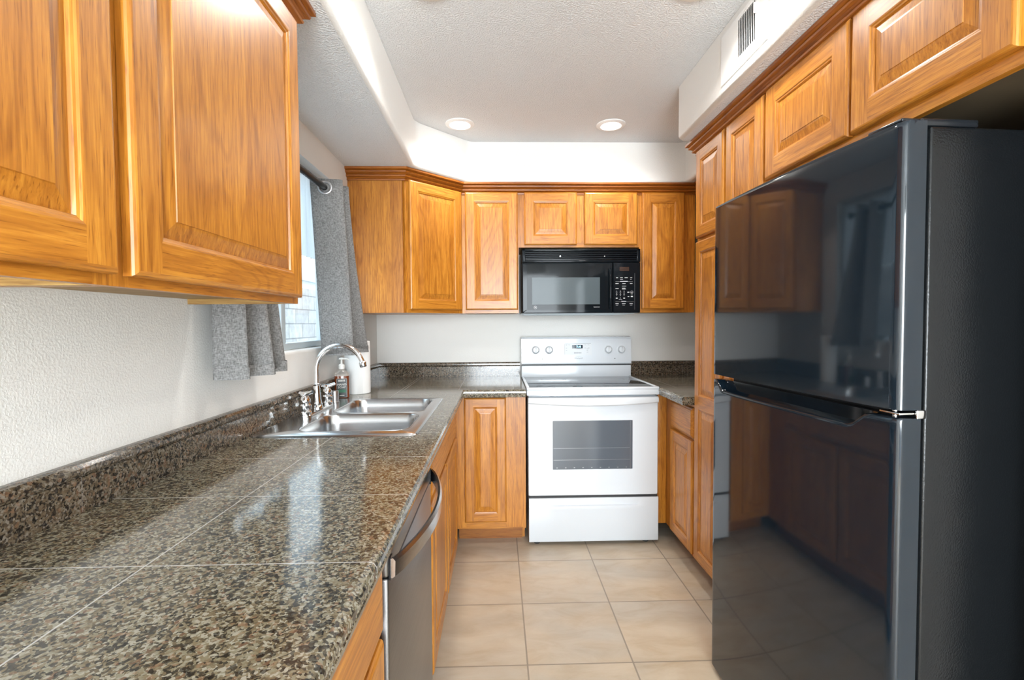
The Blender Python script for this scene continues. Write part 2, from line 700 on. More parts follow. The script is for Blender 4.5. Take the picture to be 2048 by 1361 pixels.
def add_door(parent, x, z, w, h, t=.020, fw_=.056, rails=(), name='door'):
    """raised panel door whose back lies on the frame face; rails: heights of extra middle rails"""
    mb = MB()
    prof = [(0, 0), (0, -t + .007), (.002, -t + .0035), (.006, -t + .0008), (.009, -t)]
    rg = [rect_ring(w, h, i, y) for i, y in prof]
    mb.add(rg[0], [(0, 1, 2, 3)], 'oak_v')
    for a, c in zip(rg, rg[1:]):
        ring_faces(mb, a, c)
    e = prof[-1][0]
    y = -t

    def quad(x0, x1, z0, z1, mt_):
        mb.add([(x0, y, z0), (x1, y, z0), (x1, y, z1), (x0, y, z1)], [(0, 1, 2, 3)], mt_)
    quad(e, fw_, e, h - e, 'oak_v')
    quad(w - fw_, w - e, e, h - e, 'oak_v')
    quad(fw_, w - fw_, e, fw_, 'oak_h')
    quad(fw_, w - fw_, h - fw_, h - e, 'oak_h')
    zs = [fw_] + [q for r_ in rails for q in (r_ - .03, r_ + .03)] + [h - fw_]
    for r_ in rails:
        quad(fw_, w - fw_, r_ - .03, r_ + .03, 'oak_h')
    d = mb
    opens = [(zs[i], zs[i + 1]) for i in range(0, len(zs), 2)]
    for z0, z1 in opens:
        ip = [(0, -t), (.0035, -t + .0006), (.006, -t + .003), (.010, -t + .004), (.012, -t + .009)]
        for (i0, y0), (i1, y1) in zip(ip, ip[1:]):
            a = [(fw_ + p[0], p[1], z0 + p[2]) for p in rect_ring(w - 2 * fw_, z1 - z0, i0, y0)]
            c = [(fw_ + p[0], p[1], z0 + p[2]) for p in rect_ring(w - 2 * fw_, z1 - z0, i1, y1)]
            ring_faces(d, a, c)
    door = d.build(name, parent)
    door.location = (x, -.0008, z)
    for z0, z1 in opens:
        pb = MB()
        W, H_ = w - 2 * fw_, z1 - z0
        pp = [(.012, -t + .009), (.015, -t + .0085), (.024, -t + .0065), (.036, -t + .0035), (.041, -t + .0028), (.042, -t + .001)]
        for (i0, y0), (i1, y1) in zip(pp, pp[1:]):
            a, c = rect_ring(W, H_, i0, y0), rect_ring(W, H_, i1, y1)
            for i in range(4):
                j = (i + 1) % 4
                pb.add([a[i], a[j], c[j], c[i]], [(0, 1, 2, 3)], 'oak_v')
        pb.add(rect_ring(W, H_, *pp[-1]), [(0, 1, 2, 3)], 'oak_v')
        pn = pb.build('raised_panel', door)
        pn.location = (fw_, 0, z0)
    return door


def add_drawer(parent, x, z, w, h, t=.020, name='drawer_front'):
    mb = MB()
    prof = [(0, 0), (0, -t + .010), (.003, -t + .006), (.010, -t + .003), (.013, -t + .0003), (.016, -t)]
    rg = [rect_ring(w, h, i, y) for i, y in prof]
    mb.add(rg[0], [(0, 1, 2, 3)], 'oak_h')
    for a, c in zip(rg, rg[1:]):
        for i in range(4):
            j = (i + 1) % 4
            mb.add([a[i], a[j], c[j], c[i]], [(0, 1, 2, 3)], 'oak_h')
    mb.add(rg[-1], [(0, 1, 2, 3)], 'oak_h')
    o = mb.build(name, parent)
    o.location = (x, -.0008, z)
    return o


def carcass(parent, W, D, z0, z1, bottom='oak_v', top=True, recess=0.0, side_l='oak_v', side_r='oak_v', back=True):
    t = .016
    mb = MB()
    inner = 'raw_wood' if recess else side_l
    mb.box(0, t / 2, .019, D, z0, z1, side_l)
    mb.box(t / 2, t, .019, D, z0, z1, inner)
    mb.box(W - t, W - t / 2, .019, D, z0, z1, inner)
    mb.box(W - t / 2, W, .019, D, z0, z1, side_r)
    mb.box(t, W - t, .019, D, z0 + recess, z0 + recess + t, bottom)
    if top:
        mb.box(t, W - t, .019, D, z1 - t, z1, 'oak_h')
    if back:
        mb.box(t, W - t, D - .008, D, z0 + recess + t, z1 - t, 'cab_interior')
    return mb.build('carcass', parent)


def face_frame(parent, W, z0, z1, vstiles=(), hrails=(), s=.036, left=None, right=None, top=.036, bottom=.036):
    """frame 19 mm thick with its front at y=0; vstiles: (x0,x1), hrails: (z0,z1)"""
    mb = MB()
    L_, R_ = left or s, right or s
    T = .019
    mb.box(0, L_, 0, T, z0, z1, 'oak_v')
    mb.box(W - R_, W, 0, T, z0, z1, 'oak_v')
    mb.box(L_, W - R_, 0, T, z0, z0 + bottom, 'oak_h')
    mb.box(L_, W - R_, 0, T, z1 - top, z1, 'oak_h')
    for a, b_ in vstiles:
        mb.box(a, b_, 0, T, z0 + bottom, z1 - top, 'oak_v')
    for a, b_ in hrails:
        mb.box(L_, W - R_, 0, T, a, b_, 'oak_h')
    return mb.build('face_frame', parent)


# ---------------------------------------------------------------- the room
XL, XR, YB, YR, ZC = -.847, 1.60, 3.47, -3.0, 2.42
mb = MB()
mb.box(XL - .2, XR + .2, YR - .2, YB + .2, -.1, 0, 'beige_floor_tile')
struct('floor', mb)
mb = MB()
mb.box(XL - .2, XR + .2, YR - .2, YB + .2, ZC, ZC + .1, 'ceiling_paint')
struct('ceiling', mb)
mb = MB()
mb.box(XL - .14, XR + .14, YB, YB + .12, 0, ZC, 'wall_paint')
struct('wall_back', mb)
mb = MB()
mb.box(XR, XR + .12, YR, YB, 0, ZC, 'wall_paint')
struct('wall_right', mb)
# left wall with the window opening
WY0, WY1, WZ0, WZ1 = 1.58, 2.68, 1.175, 2.02
mb = MB()
T = .13
mb.box(XL - T, XL, YR, WY0, 0, ZC, 'wall_paint')
mb.box(XL - T, XL, WY1, YB, 0, ZC, 'wall_paint')
mb.box(XL - T, XL, WY0, WY1, WZ1, ZC, 'wall_paint')
mb.box(XL - T, XL - .012, WY0, WY1, 0, WZ0, 'wall_paint')
mb.box(XL - .012, XL, WY0, WY1, 0, WZ0 - .012, 'wall_paint')
mb.add([(XL - .012 + .012 * math.sin(a * PI / 8), y, WZ0 - .012 + .012 * math.cos(a * PI / 8)) for y in (WY0, WY1) for a in range(5)],
       [(i, i + 1, i + 6, i + 5) for i in range(4)], 'wall_paint', True)
struct('wall_left', mb)
# unseen rear wall, its wide opening made up for the fill light
mb = MB()
mb.box(XL - .14, -.55, YR - .12, YR, 0, ZC, 'wall_paint')
mb.box(1.45, XR + .14, YR - .12, YR, 0, ZC, 'wall_paint')
mb.box(-.55, 1.45, YR - .12, YR, 2.2, ZC, 'wall_paint')
struct('wall_rear', mb)

mb = MB()
mb.box(1.11, XR, YR, .8705, 0, ZC, 'wall_paint')  # unseen block added to darken the near side of the refrigerator
struct('wall_shade_block', mb)

# soffits: one mesh along the left, the corner and the back; another over the pantry side
def soffit_profile(zb, zt, r=.022):
    # (out, z): out is measured from the face plane, negative is inside
    pts = [(-.30, zt), (-.30, zb)]
    for k in range(7):
        a = k / 6 * PI / 2
        pts.append((-r + r * math.sin(a), zb + r - r * math.cos(a)))
    pts.append((0, zt))
    return pts


SZ = 2.165
mb = MB()
path = [(-.459, YR), (-.459, 2.79), (-.437, 2.835), (-.19, 3.095), (-.155, 3.118), (1.15, 3.118), (1.185, 3.095), (1.19, 3.06), (1.19, 2.42)]
# underside fills behind
poly = [(XL, YR), (-.459, YR), (-.459, 2.80), (-.18, 3.118), (1.19, 3.118), (1.19, 2.42), (XR, 2.42), (XR, YB), (XL, YB)]


def offset_path(path, d):
    P = [Vector(p) for p in path]
    out = []
    for i, p in enumerate(P):
        d0 = (P[i] - P[i - 1]).normalized() if i > 0 else (P[1] - P[0]).normalized()
        d1 = (P[i + 1] - P[i]).normalized() if i < len(P) - 1 else d0
        n0, n1 = Vector((d0.y, -d0.x)), Vector((d1.y, -d1.x))
        b_ = n0 + n1
        b_ = b_ / b_.dot(n0)
        out.append((p.x + b_.x * d, p.y + b_.y * d))
    return out


def soffit(name, path, closing):
    mb = MB()
    r = .020
    rings = []
    for k in range(7):
        a = k / 6 * PI / 2
        o_, z_ = -r + r * math.sin(a), SZ + r - r * math.cos(a)
        rings.append([(x, y, z_) for x, y in offset_path(path, o_)])
    rings.append([(x, y, ZC - .001) for x, y in path])
    mb.loft(rings, 'wall_paint', closed=False, caps=False, smooth=True)
    bot = [(x, y, SZ) for x, y in offset_path(path, -r)] + [(x, y, SZ) for x, y in closing]
    top = [(x, y, ZC - .001) for x, y in path] + [(x, y, ZC - .001) for x, y in closing]
    n = len(bot)
    mb.add(bot, [list(range(n))], 'ceiling_paint')
    mb.add(top, [list(range(n))], 'wall_paint')
    q = len(path)
    for i in range(q - 1, n):
        j = (i + 1) % n
        mb.add([bot[i], bot[j], top[j], top[i]], [(0, 1, 2, 3)], 'wall_paint')
    return struct(name, mb)


soffit('wall_soffit_left', path, [(XR, 2.42), (XR, YB), (XL, YB), (XL, YR)])
soffit('wall_soffit_right', [(1.185, 2.415), (.905, 2.415), (.88, 2.39), (.88, YR)], [(XR, YR), (XR, 2.415)])

# ---------------------------------------------------------------- window
win = MB()
gx = -.925
for (y0, y1, z0, z1, xo) in ((WY0, WY1, WZ0, WZ0 + .03, 0), (WY0, WY1, WZ1 - .03, WZ1, 0), (WY0, WY0 + .03, WZ0, WZ1, 0), (WY1 - .03, WY1, WZ0, WZ1, 0),
                             (2.05, 2.09, WZ0 + .03, WZ1 - .03, .012)):
    win.box(gx - .025, gx + .025 + xo, y0, y1, z0, z1, 'alu_frame', .004)
w_o = win.build('window_1')
w_o['kind'] = 'structure'
mb = MB()
mb.box(gx - .003, gx + .001, WY0 + .03, WY1 - .03, WZ0 + .03, WZ1 - .03, 'window_glass')
g = mb.build('pane', w_o)
# white sheer behind the glass of the upper half
mb = MB()
nS = 120
rows = []
for k, z in enumerate([2.0, 1.975, 1.95, 1.85, 1.7, 1.60]):
    row = []
    for i in range(nS + 1):
        y = WY0 + .035 + (WY1 - WY0 - .07) * i / nS
        amp = .006 if k > 2 else .009
        row.append((gx + .040 + amp * math.sin(i * .95) + .003 * math.sin(i * 2.3 + k), y, z))
    rows.append(row)
mb.loft(rows, 'sheer_white', closed=False, caps=False)
sh = mb.build('sheer_valance')
tag(sh, 'white gathered sheer valance across the upper half of the window', 'curtain')
mb = MB()
mb.tube([(gx + .042, WY0 + .001, 1.992), (gx + .042, WY1 - .001, 1.992)], .004, 'white_trim', 8)
tag(mb.build('sheer_curtain_rod'), 'thin white tension rod carrying the sheer valance in the window', 'curtain rod')

# the neighbour's block wall and pale building seen through the glass
mb = MB()
mb.box(-2.75, -2.55, 1.0, 12, -.1, 1.76, 'concrete_block')
tag(mb.build('block_wall'), 'grey concrete block garden wall outside the kitchen window', 'wall')
mb = MB()
mb.box(-4.6, -4.3, 1.0, 16, -.1, 5.0, 'outdoor_stucco')
mb.box(-4.3, -4.2, 1.0, 16, 2.25, 2.33, 'alu_frame')
tag(mb.build('neighbouring_building'), 'pale stucco building beyond the block wall outside the window', 'building')
mb = MB()
mb.box(-8, XL - .2, -6, 16, -.3, -.1, 'concrete_block')
o = mb.build('ground')
o['kind'] = 'structure'

# ---------------------------------------------------------------- curtains, rod
def catmull(pts, n=10):
    P = [Vector(p) for p in pts]
    P = [P[0] * 2 - P[1]] + P + [P[-1] * 2 - P[-2]]
    out = []
    for i in range(1, len(P) - 2):
        for k in range(n):
            t = k / n
            a, b_, c, d = P[i - 1], P[i], P[i + 1], P[i + 2]
            out.append(.5 * ((2 * b_) + (c - a) * t + (2 * a - 5 * b_ + 4 * c - d) * t * t + (3 * b_ - a - 3 * c + d) * t ** 3))
    out.append(P[-2])
    return out


def curtain(name, label, top, bot, zt, zb, grom):
    a, b_ = catmull(top), catmull(bot)
    t = thing(name, label, 'curtain', (top[0][0], top[0][1], zb))
    mb = MB()
    rings = []
    nz_ = 16
    for k in range(nz_ + 1):
        f = k / nz_
        e = f ** 1.2
        rings.append([(p.x * (1 - e) + q.x * e + .0025 * math.sin(i * .5 + f * 5), p.y * (1 - e) + q.y * e, zt + (zb - zt) * f)
                      for i, (p, q) in enumerate(zip(a, b_))])
    mb.loft(rings, 'curtain_grey', closed=False, caps=False)
    c = mb.build('cloth', t, world=True)
    md = c.modifiers.new('thick', 'SOLIDIFY')
    md.thickness = .0022
    md.offset = 0
    mh = MB()   # stitched bottom hem
    mh.loft([[(p.x + .0014, p.y - .0008, zb + .033) for p in b_], [(p.x + .0026, p.y - .0018, zb + .031) for p in b_],
             [(p.x + .0026, p.y - .0018, zb - .001) for p in b_], [(p.x - .002, p.y, zb - .001) for p in b_]], 'curtain_grey', closed=False, caps=False)
    mh.build('hem', t, world=True)
    for (x, y, z, d) in grom:
        g_ = MB()
        R0, r_ = .026, .0055
        rings = []
        for i in range(28):
            an = 2 * PI * i / 28
            rings.append([(math.cos(an) * (R0 + r_ * math.cos(q)), .6 * r_ * math.sin(q), math.sin(an) * (R0 + r_ * math.cos(q)))
                          for q in [2 * PI * j / 8 for j in range(8)]])
        rings.append(rings[0])
        g_.loft(rings, 'dull_chrome', closed=True, caps=False)
        go = g_.build('grommet', t, world=True, xf=Matrix.Translation((x, y, z)) @ rotz(d))
    return t


curtain('curtain', 'dark grey woven curtain hanging beside the left upper cabinets, cut off above by them',
        [(-.80, 1.405), (-.735, 1.42), (-.79, 1.455), (-.735, 1.49), (-.79, 1.525), (-.735, 1.56), (-.785, 1.60)],
        [(-.800, 1.405), (-.712, 1.425), (-.775, 1.49), (-.700, 1.555), (-.768, 1.62), (-.715, 1.68), (-.77, 1.75)],
        1.935, 1.130, [])
curtain('curtain', 'grey curtain with a metal grommet hanging next to the corner cabinet above the paper towels',
        [(-.832, 2.235), (-.695, 2.262), (-.79, 2.325), (-.705, 2.375), (-.80, 2.43)],
        [(-.812, 2.30), (-.668, 2.300), (-.775, 2.43), (-.672, 2.565), (-.79, 2.62)],
        1.935, 1.142, [(-.768, 2.243, 1.897, .15)])
t = thing('curtain_rod', 'black metal curtain rod above the kitchen window', 'curtain rod', (-.77, 1.40, 1.897))
MB().tube([(-.77, 1.398, 1.897), (-.77, 2.255, 1.897)], .0135, 'rod_black', 16).build('rod', t, world=True)
MB().tube([(-.77, 2.255, 1.897), (-.77, 2.47, 1.897)], .0105, 'rod_black', 16).build('inner_rod', t, world=True)
MB().lathe([(.0, 2.47), (.018, 2.472), (.021, 2.485), (.018, 2.50), (0, 2.502)], (-.77, 0, 1.897), 'rod_black', 16, 'y').build('finial', t, world=True)
mb = MB()
mb.tube([(XL + .001, 2.45, 1.897), (-.78, 2.45, 1.897)], .006, 'rod_black', 8)
mb.lathe([(.022, XL), (.022, XL + .006)], (0, 2.45, 1.897), 'rod_black', 16, 'x')
mb.build('bracket', t, world=True)

# ---------------------------------------------------------------- wall cabinets on the left
def left_things(y0):
    return dict(loc=(-.555, y0, 0), rz=PI / 2)


for k, (y0, y1, lab, dx0, dx1) in enumerate((
        (.115, .729, 'honey oak upper cabinet nearest the camera, at the left edge of the photo', .01, .604),
        (.7295, 1.388, 'honey oak upper cabinet on the left wall next to the window curtain', .018, .645))):
    # local x runs away from the camera when the front faces +X: rotate +90, x -> +y
    t = thing('upper_cabinet', lab, 'cabinet', (-.555, y0, 1.342), PI / 2, 'left wall upper cabinets')
    W = y1 - y0
    carcass(t, W, .2915, 0, .778, bottom='raw_wood', recess=.014)
    face_frame(t, W, 0, .778, left=.030, right=.036)
    add_door(t, dx0, .016, dx1 - dx0, .745, fw_=.058)

# crown along a path: 'out' to the right of travel
CR = [(0, 2.098), (.007, 2.098), (.009, 2.105), (.004, 2.108), (.012, 2.114), (.021, 2.118), (.023, 2.124), (.016, 2.127), (.025, 2.134),
      (.035, 2.138), (.037, 2.144), (.031, 2.147), (.043, 2.151), (.047, 2.153), (.047, 2.1635), (0, 2.1635)]
t = MB().sweep([(o + .0005, z) for o, z in CR], [(-.555, .115), (-.555, 1.3885), (XL, 1.3885)], 'crown_oak_x', 'crown_oak_y').build('crown_molding')
tag(t, 'dark stained crown molding on top of the left upper cabinets', 'molding')

# ---------------------------------------------------------------- corner cabinet and back wall cabinets
L45 = .300 * math.sqrt(2)
t = thing('corner_cabinet', 'diagonal honey oak upper cabinet in the corner beside the curtain', 'cabinet', (-.525, 2.84, 1.349), PI / 4)
mb = MB()
poly = [(XL, YB - .0005), (XL + .0005, 2.84), (-.541, 2.84), (-.2365, 3.1445), (-.2255, 3.1555), (-.2255, YB - .0005)]
mb.prism([(-.5385, 2.853), (-.2385, 3.153), (-.2255, 3.153), (-.2255, YB - .001), (XL + .001, YB - .001), (XL + .001, 2.8402), (-.5387, 2.8402)], 1.349, 2.12, 'oak_v')
mb.build('carcass', t, world=True)
face_frame(t, L45, 0, .771, left=.034, right=.034)
add_door(t, .022, .020, L45 - .036, .738, fw_=.052)

BY = 3.14
BD = YB - BY - .001
t = thing('upper_cabinet', 'tall single-door oak upper cabinet between corner cabinet and microwave', 'cabinet', (-.2245, BY, 1.349), 0, 'back wall upper cabinets')
carcass(t, .3585, BD, 0, .771, bottom='raw_wood')
face_frame(t, .3585, 0, .771, left=.034, right=.036)
add_door(t, .0225, .022, .331, .738, fw_=.055)
t = thing('upper_cabinet', 'short two-door oak upper cabinet above the microwave', 'cabinet', (.1345, BY, 1.765), 0, 'back wall upper cabinets')
carcass(t, .7695, BD, 0, .355, bottom='raw_wood')
face_frame(t, .7695, 0, .355, vstiles=[(.355, .43)], left=.045, right=.034, bottom=.03)
add_door(t, .0365, .014, .332, .330, fw_=.056)
add_door(t, .4175, .014, .336, .330, fw_=.056)
t = thing('upper_cabinet', 'tall single-door oak upper cabinet right of the microwave', 'cabinet', (.9045, BY, 1.349), 0, 'back wall upper cabinets')
carcass(t, .3595, BD, 0, .771, bottom='raw_wood')
face_frame(t, .3595, 0, .771, left=.030, right=.085)
add_door(t, .0145, .022, .272, .738, fw_=.055)
# right wall cabinet hidden mostly by the pantry: front faces -X, local x runs towards the camera
t = thing('upper_cabinet', 'oak upper cabinet on the right wall, just a sliver beyond the tall pantry', 'cabinet', (1.2845, 3.138, 1.349), -PI / 2)
carcass(t, .72, XR - 1.2845 - .001, 0, .771, bottom='raw_wood')
face_frame(t, .72, 0, .771, left=.05)
add_door(t, .055, .022, .64, .738, fw_=.055)
t = MB().sweep([(o + .0005, z) for o, z in CR], [(XL, 2.8395), (-.525, 2.8395), (-.2248, 3.1397), (1.2840, 3.1397), (1.2840, 2.42)], 'crown_oak_x', 'crown_oak_x').build('crown_molding')
tag(t, 'stained oak crown molding running around corner and back upper cabinets', 'molding')

# ---------------------------------------------------------------- pantry side (front faces -X, local x towards the camera)
PX = .985
PD = XR - PX - .001
t = thing('pantry_cabinet', 'tall floor-to-soffit oak pantry cabinet between stove corner and refrigerator', 'cabinet', (PX, 2.412, 0), -PI / 2)
W = 2.412 - 1.7765
mb = MB()
for px_ in (0, W - .016):
    mb.box(px_, px_ + .016, .019, PD, .10, 2.12, 'oak_v')
    mb.box(px_, px_ + .016, .09, PD, 0, .10, 'oak_v')
mb.box(.016, W - .016, .019, PD, 2.104, 2.12, 'oak_h')
mb.box(.016, W - .016, PD - .008, PD, .1, 2.104, 'cab_interior')
mb.build('carcass', t)
face_frame(t, W, .10, 2.12, vstiles=[(.30, .345)], hrails=[(1.66, 1.72)], left=.032, right=.032)
MB().box(.016, W - .016, .075, .09, 0, .10, 'kick_wood').build('toe_kick', t)
for dx in (.020, .334):
    add_door(t, dx, 1.692, .288, .418, fw_=.050)
    add_door(t, dx, .112, .288, 1.562, fw_=.050, rails=(.785,))
t = thing('over_fridge_cabinet', 'wide two-door oak cabinet mounted above the black refrigerator', 'cabinet', (PX, 1.776, 1.765), -PI / 2)
W = 1.776 - .872
carcass(t, W, PD, 0, .355, bottom='cab_interior', recess=.012)
face_frame(t, W, 0, .355, vstiles=[(.42, .445)], left=.03, right=.036)
add_door(t, .004, .030, .421, .320, fw_=.062)
add_door(t, .436, .030, .434, .320, fw_=.066)
# the path runs far-wards here, so 'out' is mirrored
t = MB()
t.sweep([(-o - .0005, z) for o, z in CR], [(.985, .872), (.985, 2.4125), (1.22, 2.4125)], 'crown_oak_x', 'crown_oak_y')
t = t.build('crown_molding')
tag(t, 'dark stained crown molding above pantry and over-refrigerator cabinets', 'molding')

# ---------------------------------------------------------------- base cabinets
CT = .872  # top of the boxes
def base_body(t, W, D, left='oak_v', right='oak_v'):
    mb = MB()
    mb.box(0, .016, .019, D, .10, CT, left)
    mb.box(W - .016, W, .019, D, .10, CT, right)
    mb.box(0, .016, .09, D, 0, .10, left)
    mb.box(W - .016, W, .09, D, 0, .10, right)
    mb.box(.016, W - .016, .019, D, .10, .116, 'oak_h')
    mb.box(.016, W - .016, D - .008, D, .116, CT, 'cab_interior')
    mb.build('carcass', t)
    MB().box(.016, W - .016, .075, .09, 0, .10, 'kick_wood').build('toe_kick', t)


LX = -.240
LD = LX - XL - .001
t = thing('base_cabinet', 'oak base cabinet with drawer under the granite counter, left of the dishwasher', 'cabinet', (LX, .325, 0), PI / 2)
base_body(t, .608, LD)
face_frame(t, .608, .10, CT, hrails=[(.675, .705)])
add_drawer(t, .012, .700, .588, .158)
add_door(t, .012, .115, .588, .570, fw_=.058)
t = thing('sink_cabinet', 'oak sink base cabinet with two doors and a false drawer front', 'cabinet', (LX, 1.560, 0), PI / 2)
W = 2.7895 - 1.560
base_body(t, W, LD)
face_frame(t, W, .10, CT, vstiles=[(.50, .54)], hrails=[(.685, .715)], left=.045, right=.22)
add_drawer(t, .045, .705, .965, .152, name='false_drawer_front')
add_door(t, .045, .115, .465, .570, fw_=.056)
add_door(t, .535, .115, .475, .570, fw_=.056)
t = thing('base_cabinet', 'narrow single-door oak base cabinet left of the white stove', 'cabinet', (-.2395, 2.790, 0), 0)
W = .154 + .2395
mb = MB()
mb.box(0, .016, .019, .679, .10, CT, 'oak_v')
mb.box(W - .016, W, .019, .679, .10, CT, 'oak_v')
mb.box(W - .016, W, .133, .679, 0, .10, 'oak_v')
mb.box(.016, W - .016, .019, .679, .10, .116, 'oak_h')
mb.box(.016, W - .016, .671, .679, .116, CT, 'cab_interior')
mb.build('carcass', t)
MB().box(.0, W - .016, .118, .133, 0, .10, 'kick_wood').build('toe_kick', t)
face_frame(t, W, .115, CT, left=.055, right=.116, bottom=.05)
add_door(t, .045, .150, .237, .713, fw_=.050)
t = thing('base_cabinet', 'oak base cabinet with one drawer and door between stove and pantry', 'cabinet', (PX, 2.862, 0), -PI / 2)
W = 2.862 - 2.4130
base_body(t, W, PD)
face_frame(t, W, .10, CT, hrails=[(.685, .710)], left=.125, right=.012)
add_drawer(t, .130, .702, .312, .152)
add_door(t, .130, .113, .312, .575, fw_=.052)
t = MB().box(.932, .984, 2.845, 2.861, .10, CT, 'oak_v', .001).build('filler_panel')
tag(t, 'narrow vertical oak filler panel filling the gap right of the stove', 'panel')

# ---------------------------------------------------------------- counters
ZT = .914
NOSE = [(0, ZT - .042), (.018, ZT - .042), (.020, ZT - .038), (.0225, ZT - .026), (.0205, ZT - .0235), (.0235, ZT - .018), (.0225, ZT - .009), (.018, ZT - .0025), (.010, ZT), (0, ZT)]
SX0, SX1, SY0, SY1 = -.815, -.285, 1.632, 2.428   # cut-out for the sink
mb = MB()
nx, ny = -.214, 2.752
zb = CT
mb.box(XL, SX0, .325, YB, zb, ZT, 'granite_top')
mb.box(SX1, nx, .325, ny, zb, ZT, 'granite_top')
mb.box(SX0, SX1, .325, SY0, zb, ZT, 'granite_top')
mb.box(SX0, SX1, SY1, ny, zb, ZT, 'granite_top')
mb.box(SX0, .154, ny, YB, zb, ZT, 'granite_top')
mb.sweep(NOSE, [(nx, .325), (nx, ny), (.154, ny)], 'granite_top')
c = mb.build('countertop')
tag(c, 'long speckled brown granite tile countertop carrying the sink', 'countertop')
mb = MB()
mb.box(.9275, XR, 2.772, YB, zb, ZT, 'granite_top')
mb.box(.936, XR, 2.4130, 2.772, zb, ZT, 'granite_top')
mb.sweep([(o_, z_) for o_, z_ in NOSE], [(.936, 2.766), (.936, 2.4130)], 'granite_top')
c = mb.build('countertop')
tag(c, 'small granite countertop corner between stove and pantry', 'countertop')


def splash(name, label, path, matx, maty):
    P = [(0, ZT + .0005), (.020, ZT + .0005), (.020, .984), (.0185, .9855), (.024, .9875), (.028, .994), (.027, 1.004), (.021, 1.011), (.012, 1.013), (0, 1.013)]
    o = MB().sweep(P, path, matx, maty).build(name)
    tag(o, label, 'backsplash')


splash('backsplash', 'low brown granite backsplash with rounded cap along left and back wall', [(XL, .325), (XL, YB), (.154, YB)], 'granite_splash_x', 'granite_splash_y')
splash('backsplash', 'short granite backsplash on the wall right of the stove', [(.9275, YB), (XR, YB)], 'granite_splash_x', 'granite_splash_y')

# ---------------------------------------------------------------- sink
def rrect(x0, x1, y0, y1, r, z, n=6):
    pts = []
    for cx_, cy_, a0 in ((x1 - r, y1 - r, 0), (x0 + r, y1 - r, PI / 2), (x0 + r, y0 + r, PI), (x1 - r, y0 + r, 1.5 * PI)):
        for k in range(n + 1):
            a = a0 + k / n * PI / 2
            pts.append((cx_ + r * math.cos(a), cy_ + r * math.sin(a), z))
    return pts


t = thing('kitchen_sink', 'stainless steel double-bowl sink set into the granite counter', 'sink', (-.55, 2.03, ZT))
bowls = [(-.695, -.315, 1.690, 1.998), (-.690, -.315, 2.040, 2.392)]
bm = bmesh.new()
zr = ZT + .0065
X0, X1, Y0, Y1 = -.822, -.272, 1.622, 2.438
def addloop(pts):
    vs__ = [bm.verts.new(p) for p in pts]
    es = [bm.edges.new((vs__[i], vs__[(i + 1) % len(vs__)])) for i in range(len(vs__))]
    return vs__, es
outer_in, e0 = addloop(rrect(X0 + .012, X1 - .012, Y0 + .012, Y1 - .012, .018, zr))
edges = list(e0)
for (a, b_, c, d) in bowls:
    _, e = addloop(rrect(a - .006, b_ + .006, c - .006, d + .006, .060, zr))
    edges += e
bmesh.ops.triangle_fill(bm, use_beauty=True, edges=edges, use_dissolve=False)
mb = MB()
mb.from_bm(bm, 'sink_steel')
rim = [rrect(X0 + .012, X1 - .012, Y0 + .012, Y1 - .012, .018, zr), rrect(X0 + .009, X1 - .009, Y0 + .009, Y1 - .009, .020, zr - .0022),
       rrect(X0 + .004, X1 - .004, Y0 + .004, Y1 - .004, .024, zr - .0015), rrect(X0, X1, Y0, Y1, .026, ZT + .0007)]
mb.loft(rim, 'sink_steel', caps=False)
mb.build('rim', t, world=True)
for (a, b_, c, d) in bowls:
    mb = MB()
    prof = [(-.006, 0, .060), (-.002, -.0012, .058), (0, -.005, .056), (.004, -.04, .055), (.010, -.135, .052), (.018, -.158, .050), (.035, -.172, .045), (.060, -.177, .04), (.14, -.180, .03)]
    mb.loft([rrect(a + i, b_ - i, c + i, d - i, r_, zr + dz) for i, dz, r_ in prof], 'sink_steel', caps=False)
    i, dz, r_ = prof[-1]
    R_ = rrect(a + i, b_ - i, c + i, d - i, r_, zr + dz)
    mb.add(R_, [list(range(len(R_)))], 'sink_steel')
    bo = mb.build('bowl', t, world=True)
    md = bo.modifiers.new('gauge', 'SOLIDIFY')
    md.thickness = .001
    md.offset = -1
    cxx, cyy = (a + b_) / 2, (c + d) / 2
    mb = MB()
    mb.lathe([(.0, zr - .1795), (.028, zr - .1795), (.045, zr - .176), (.045, zr - .1785)], (cxx, cyy, 0), 'dull_chrome', 24)
    mb.build('drain', t, world=True)

# faucet
FX, FY = -.765, 2.090
t = thing('faucet', 'chrome gooseneck kitchen faucet with two lever handles behind the sink', 'faucet', (FX, FY, zr))
MB().loft([rrect(FX - .026, FX + .026, FY - .152, FY + .150, .025, zr + .0004), rrect(FX - .026, FX + .026, FY - .152, FY + .150, .025, zr + .007),
           rrect(FX - .021, FX + .021, FY - .147, FY + .145, .020, zr + .011)], 'chrome').build('deck_plate', t, world=True)
mb = MB()
zb_ = zr + .011
mb.lathe([(.026, zb_), (.026, zb_ + .006), (.020, zb_ + .014), (.022, zb_ + .022), (.019, zb_ + .030), (.0155, zb_ + .060), (.0125, zb_ + .095), (.0145, zb_ + .098), (.0145, zb_ + .103), (.011, zb_ + .106)],
         (FX, FY, 0), 'chrome', 24)
mb.build('spout_base', t, world=True)
arc = [(FX, FY, zb_ + .10), (FX, FY, zb_ + .14), (FX, FY, 1.095)]
for k in range(1, 21):
    a = PI - k / 20 * (PI * .93)
    arc.append((FX + .0985 + .0985 * math.cos(a), FY, 1.095 + .1005 * math.sin(a)))
MB().tube(arc, .0105, 'chrome', 16).build('spout', t, world=True)
p, q = Vector(arc[-1]), (Vector(arc[-1]) - Vector(arc[-2])).normalized()
MB().tube([p - q * .012, p - q * .008, p - q * .002, p + q * .010, p + q * .014], [.0108, .0145, .0150, .0145, .012], 'chrome', 16).build('aerator', t, world=True)
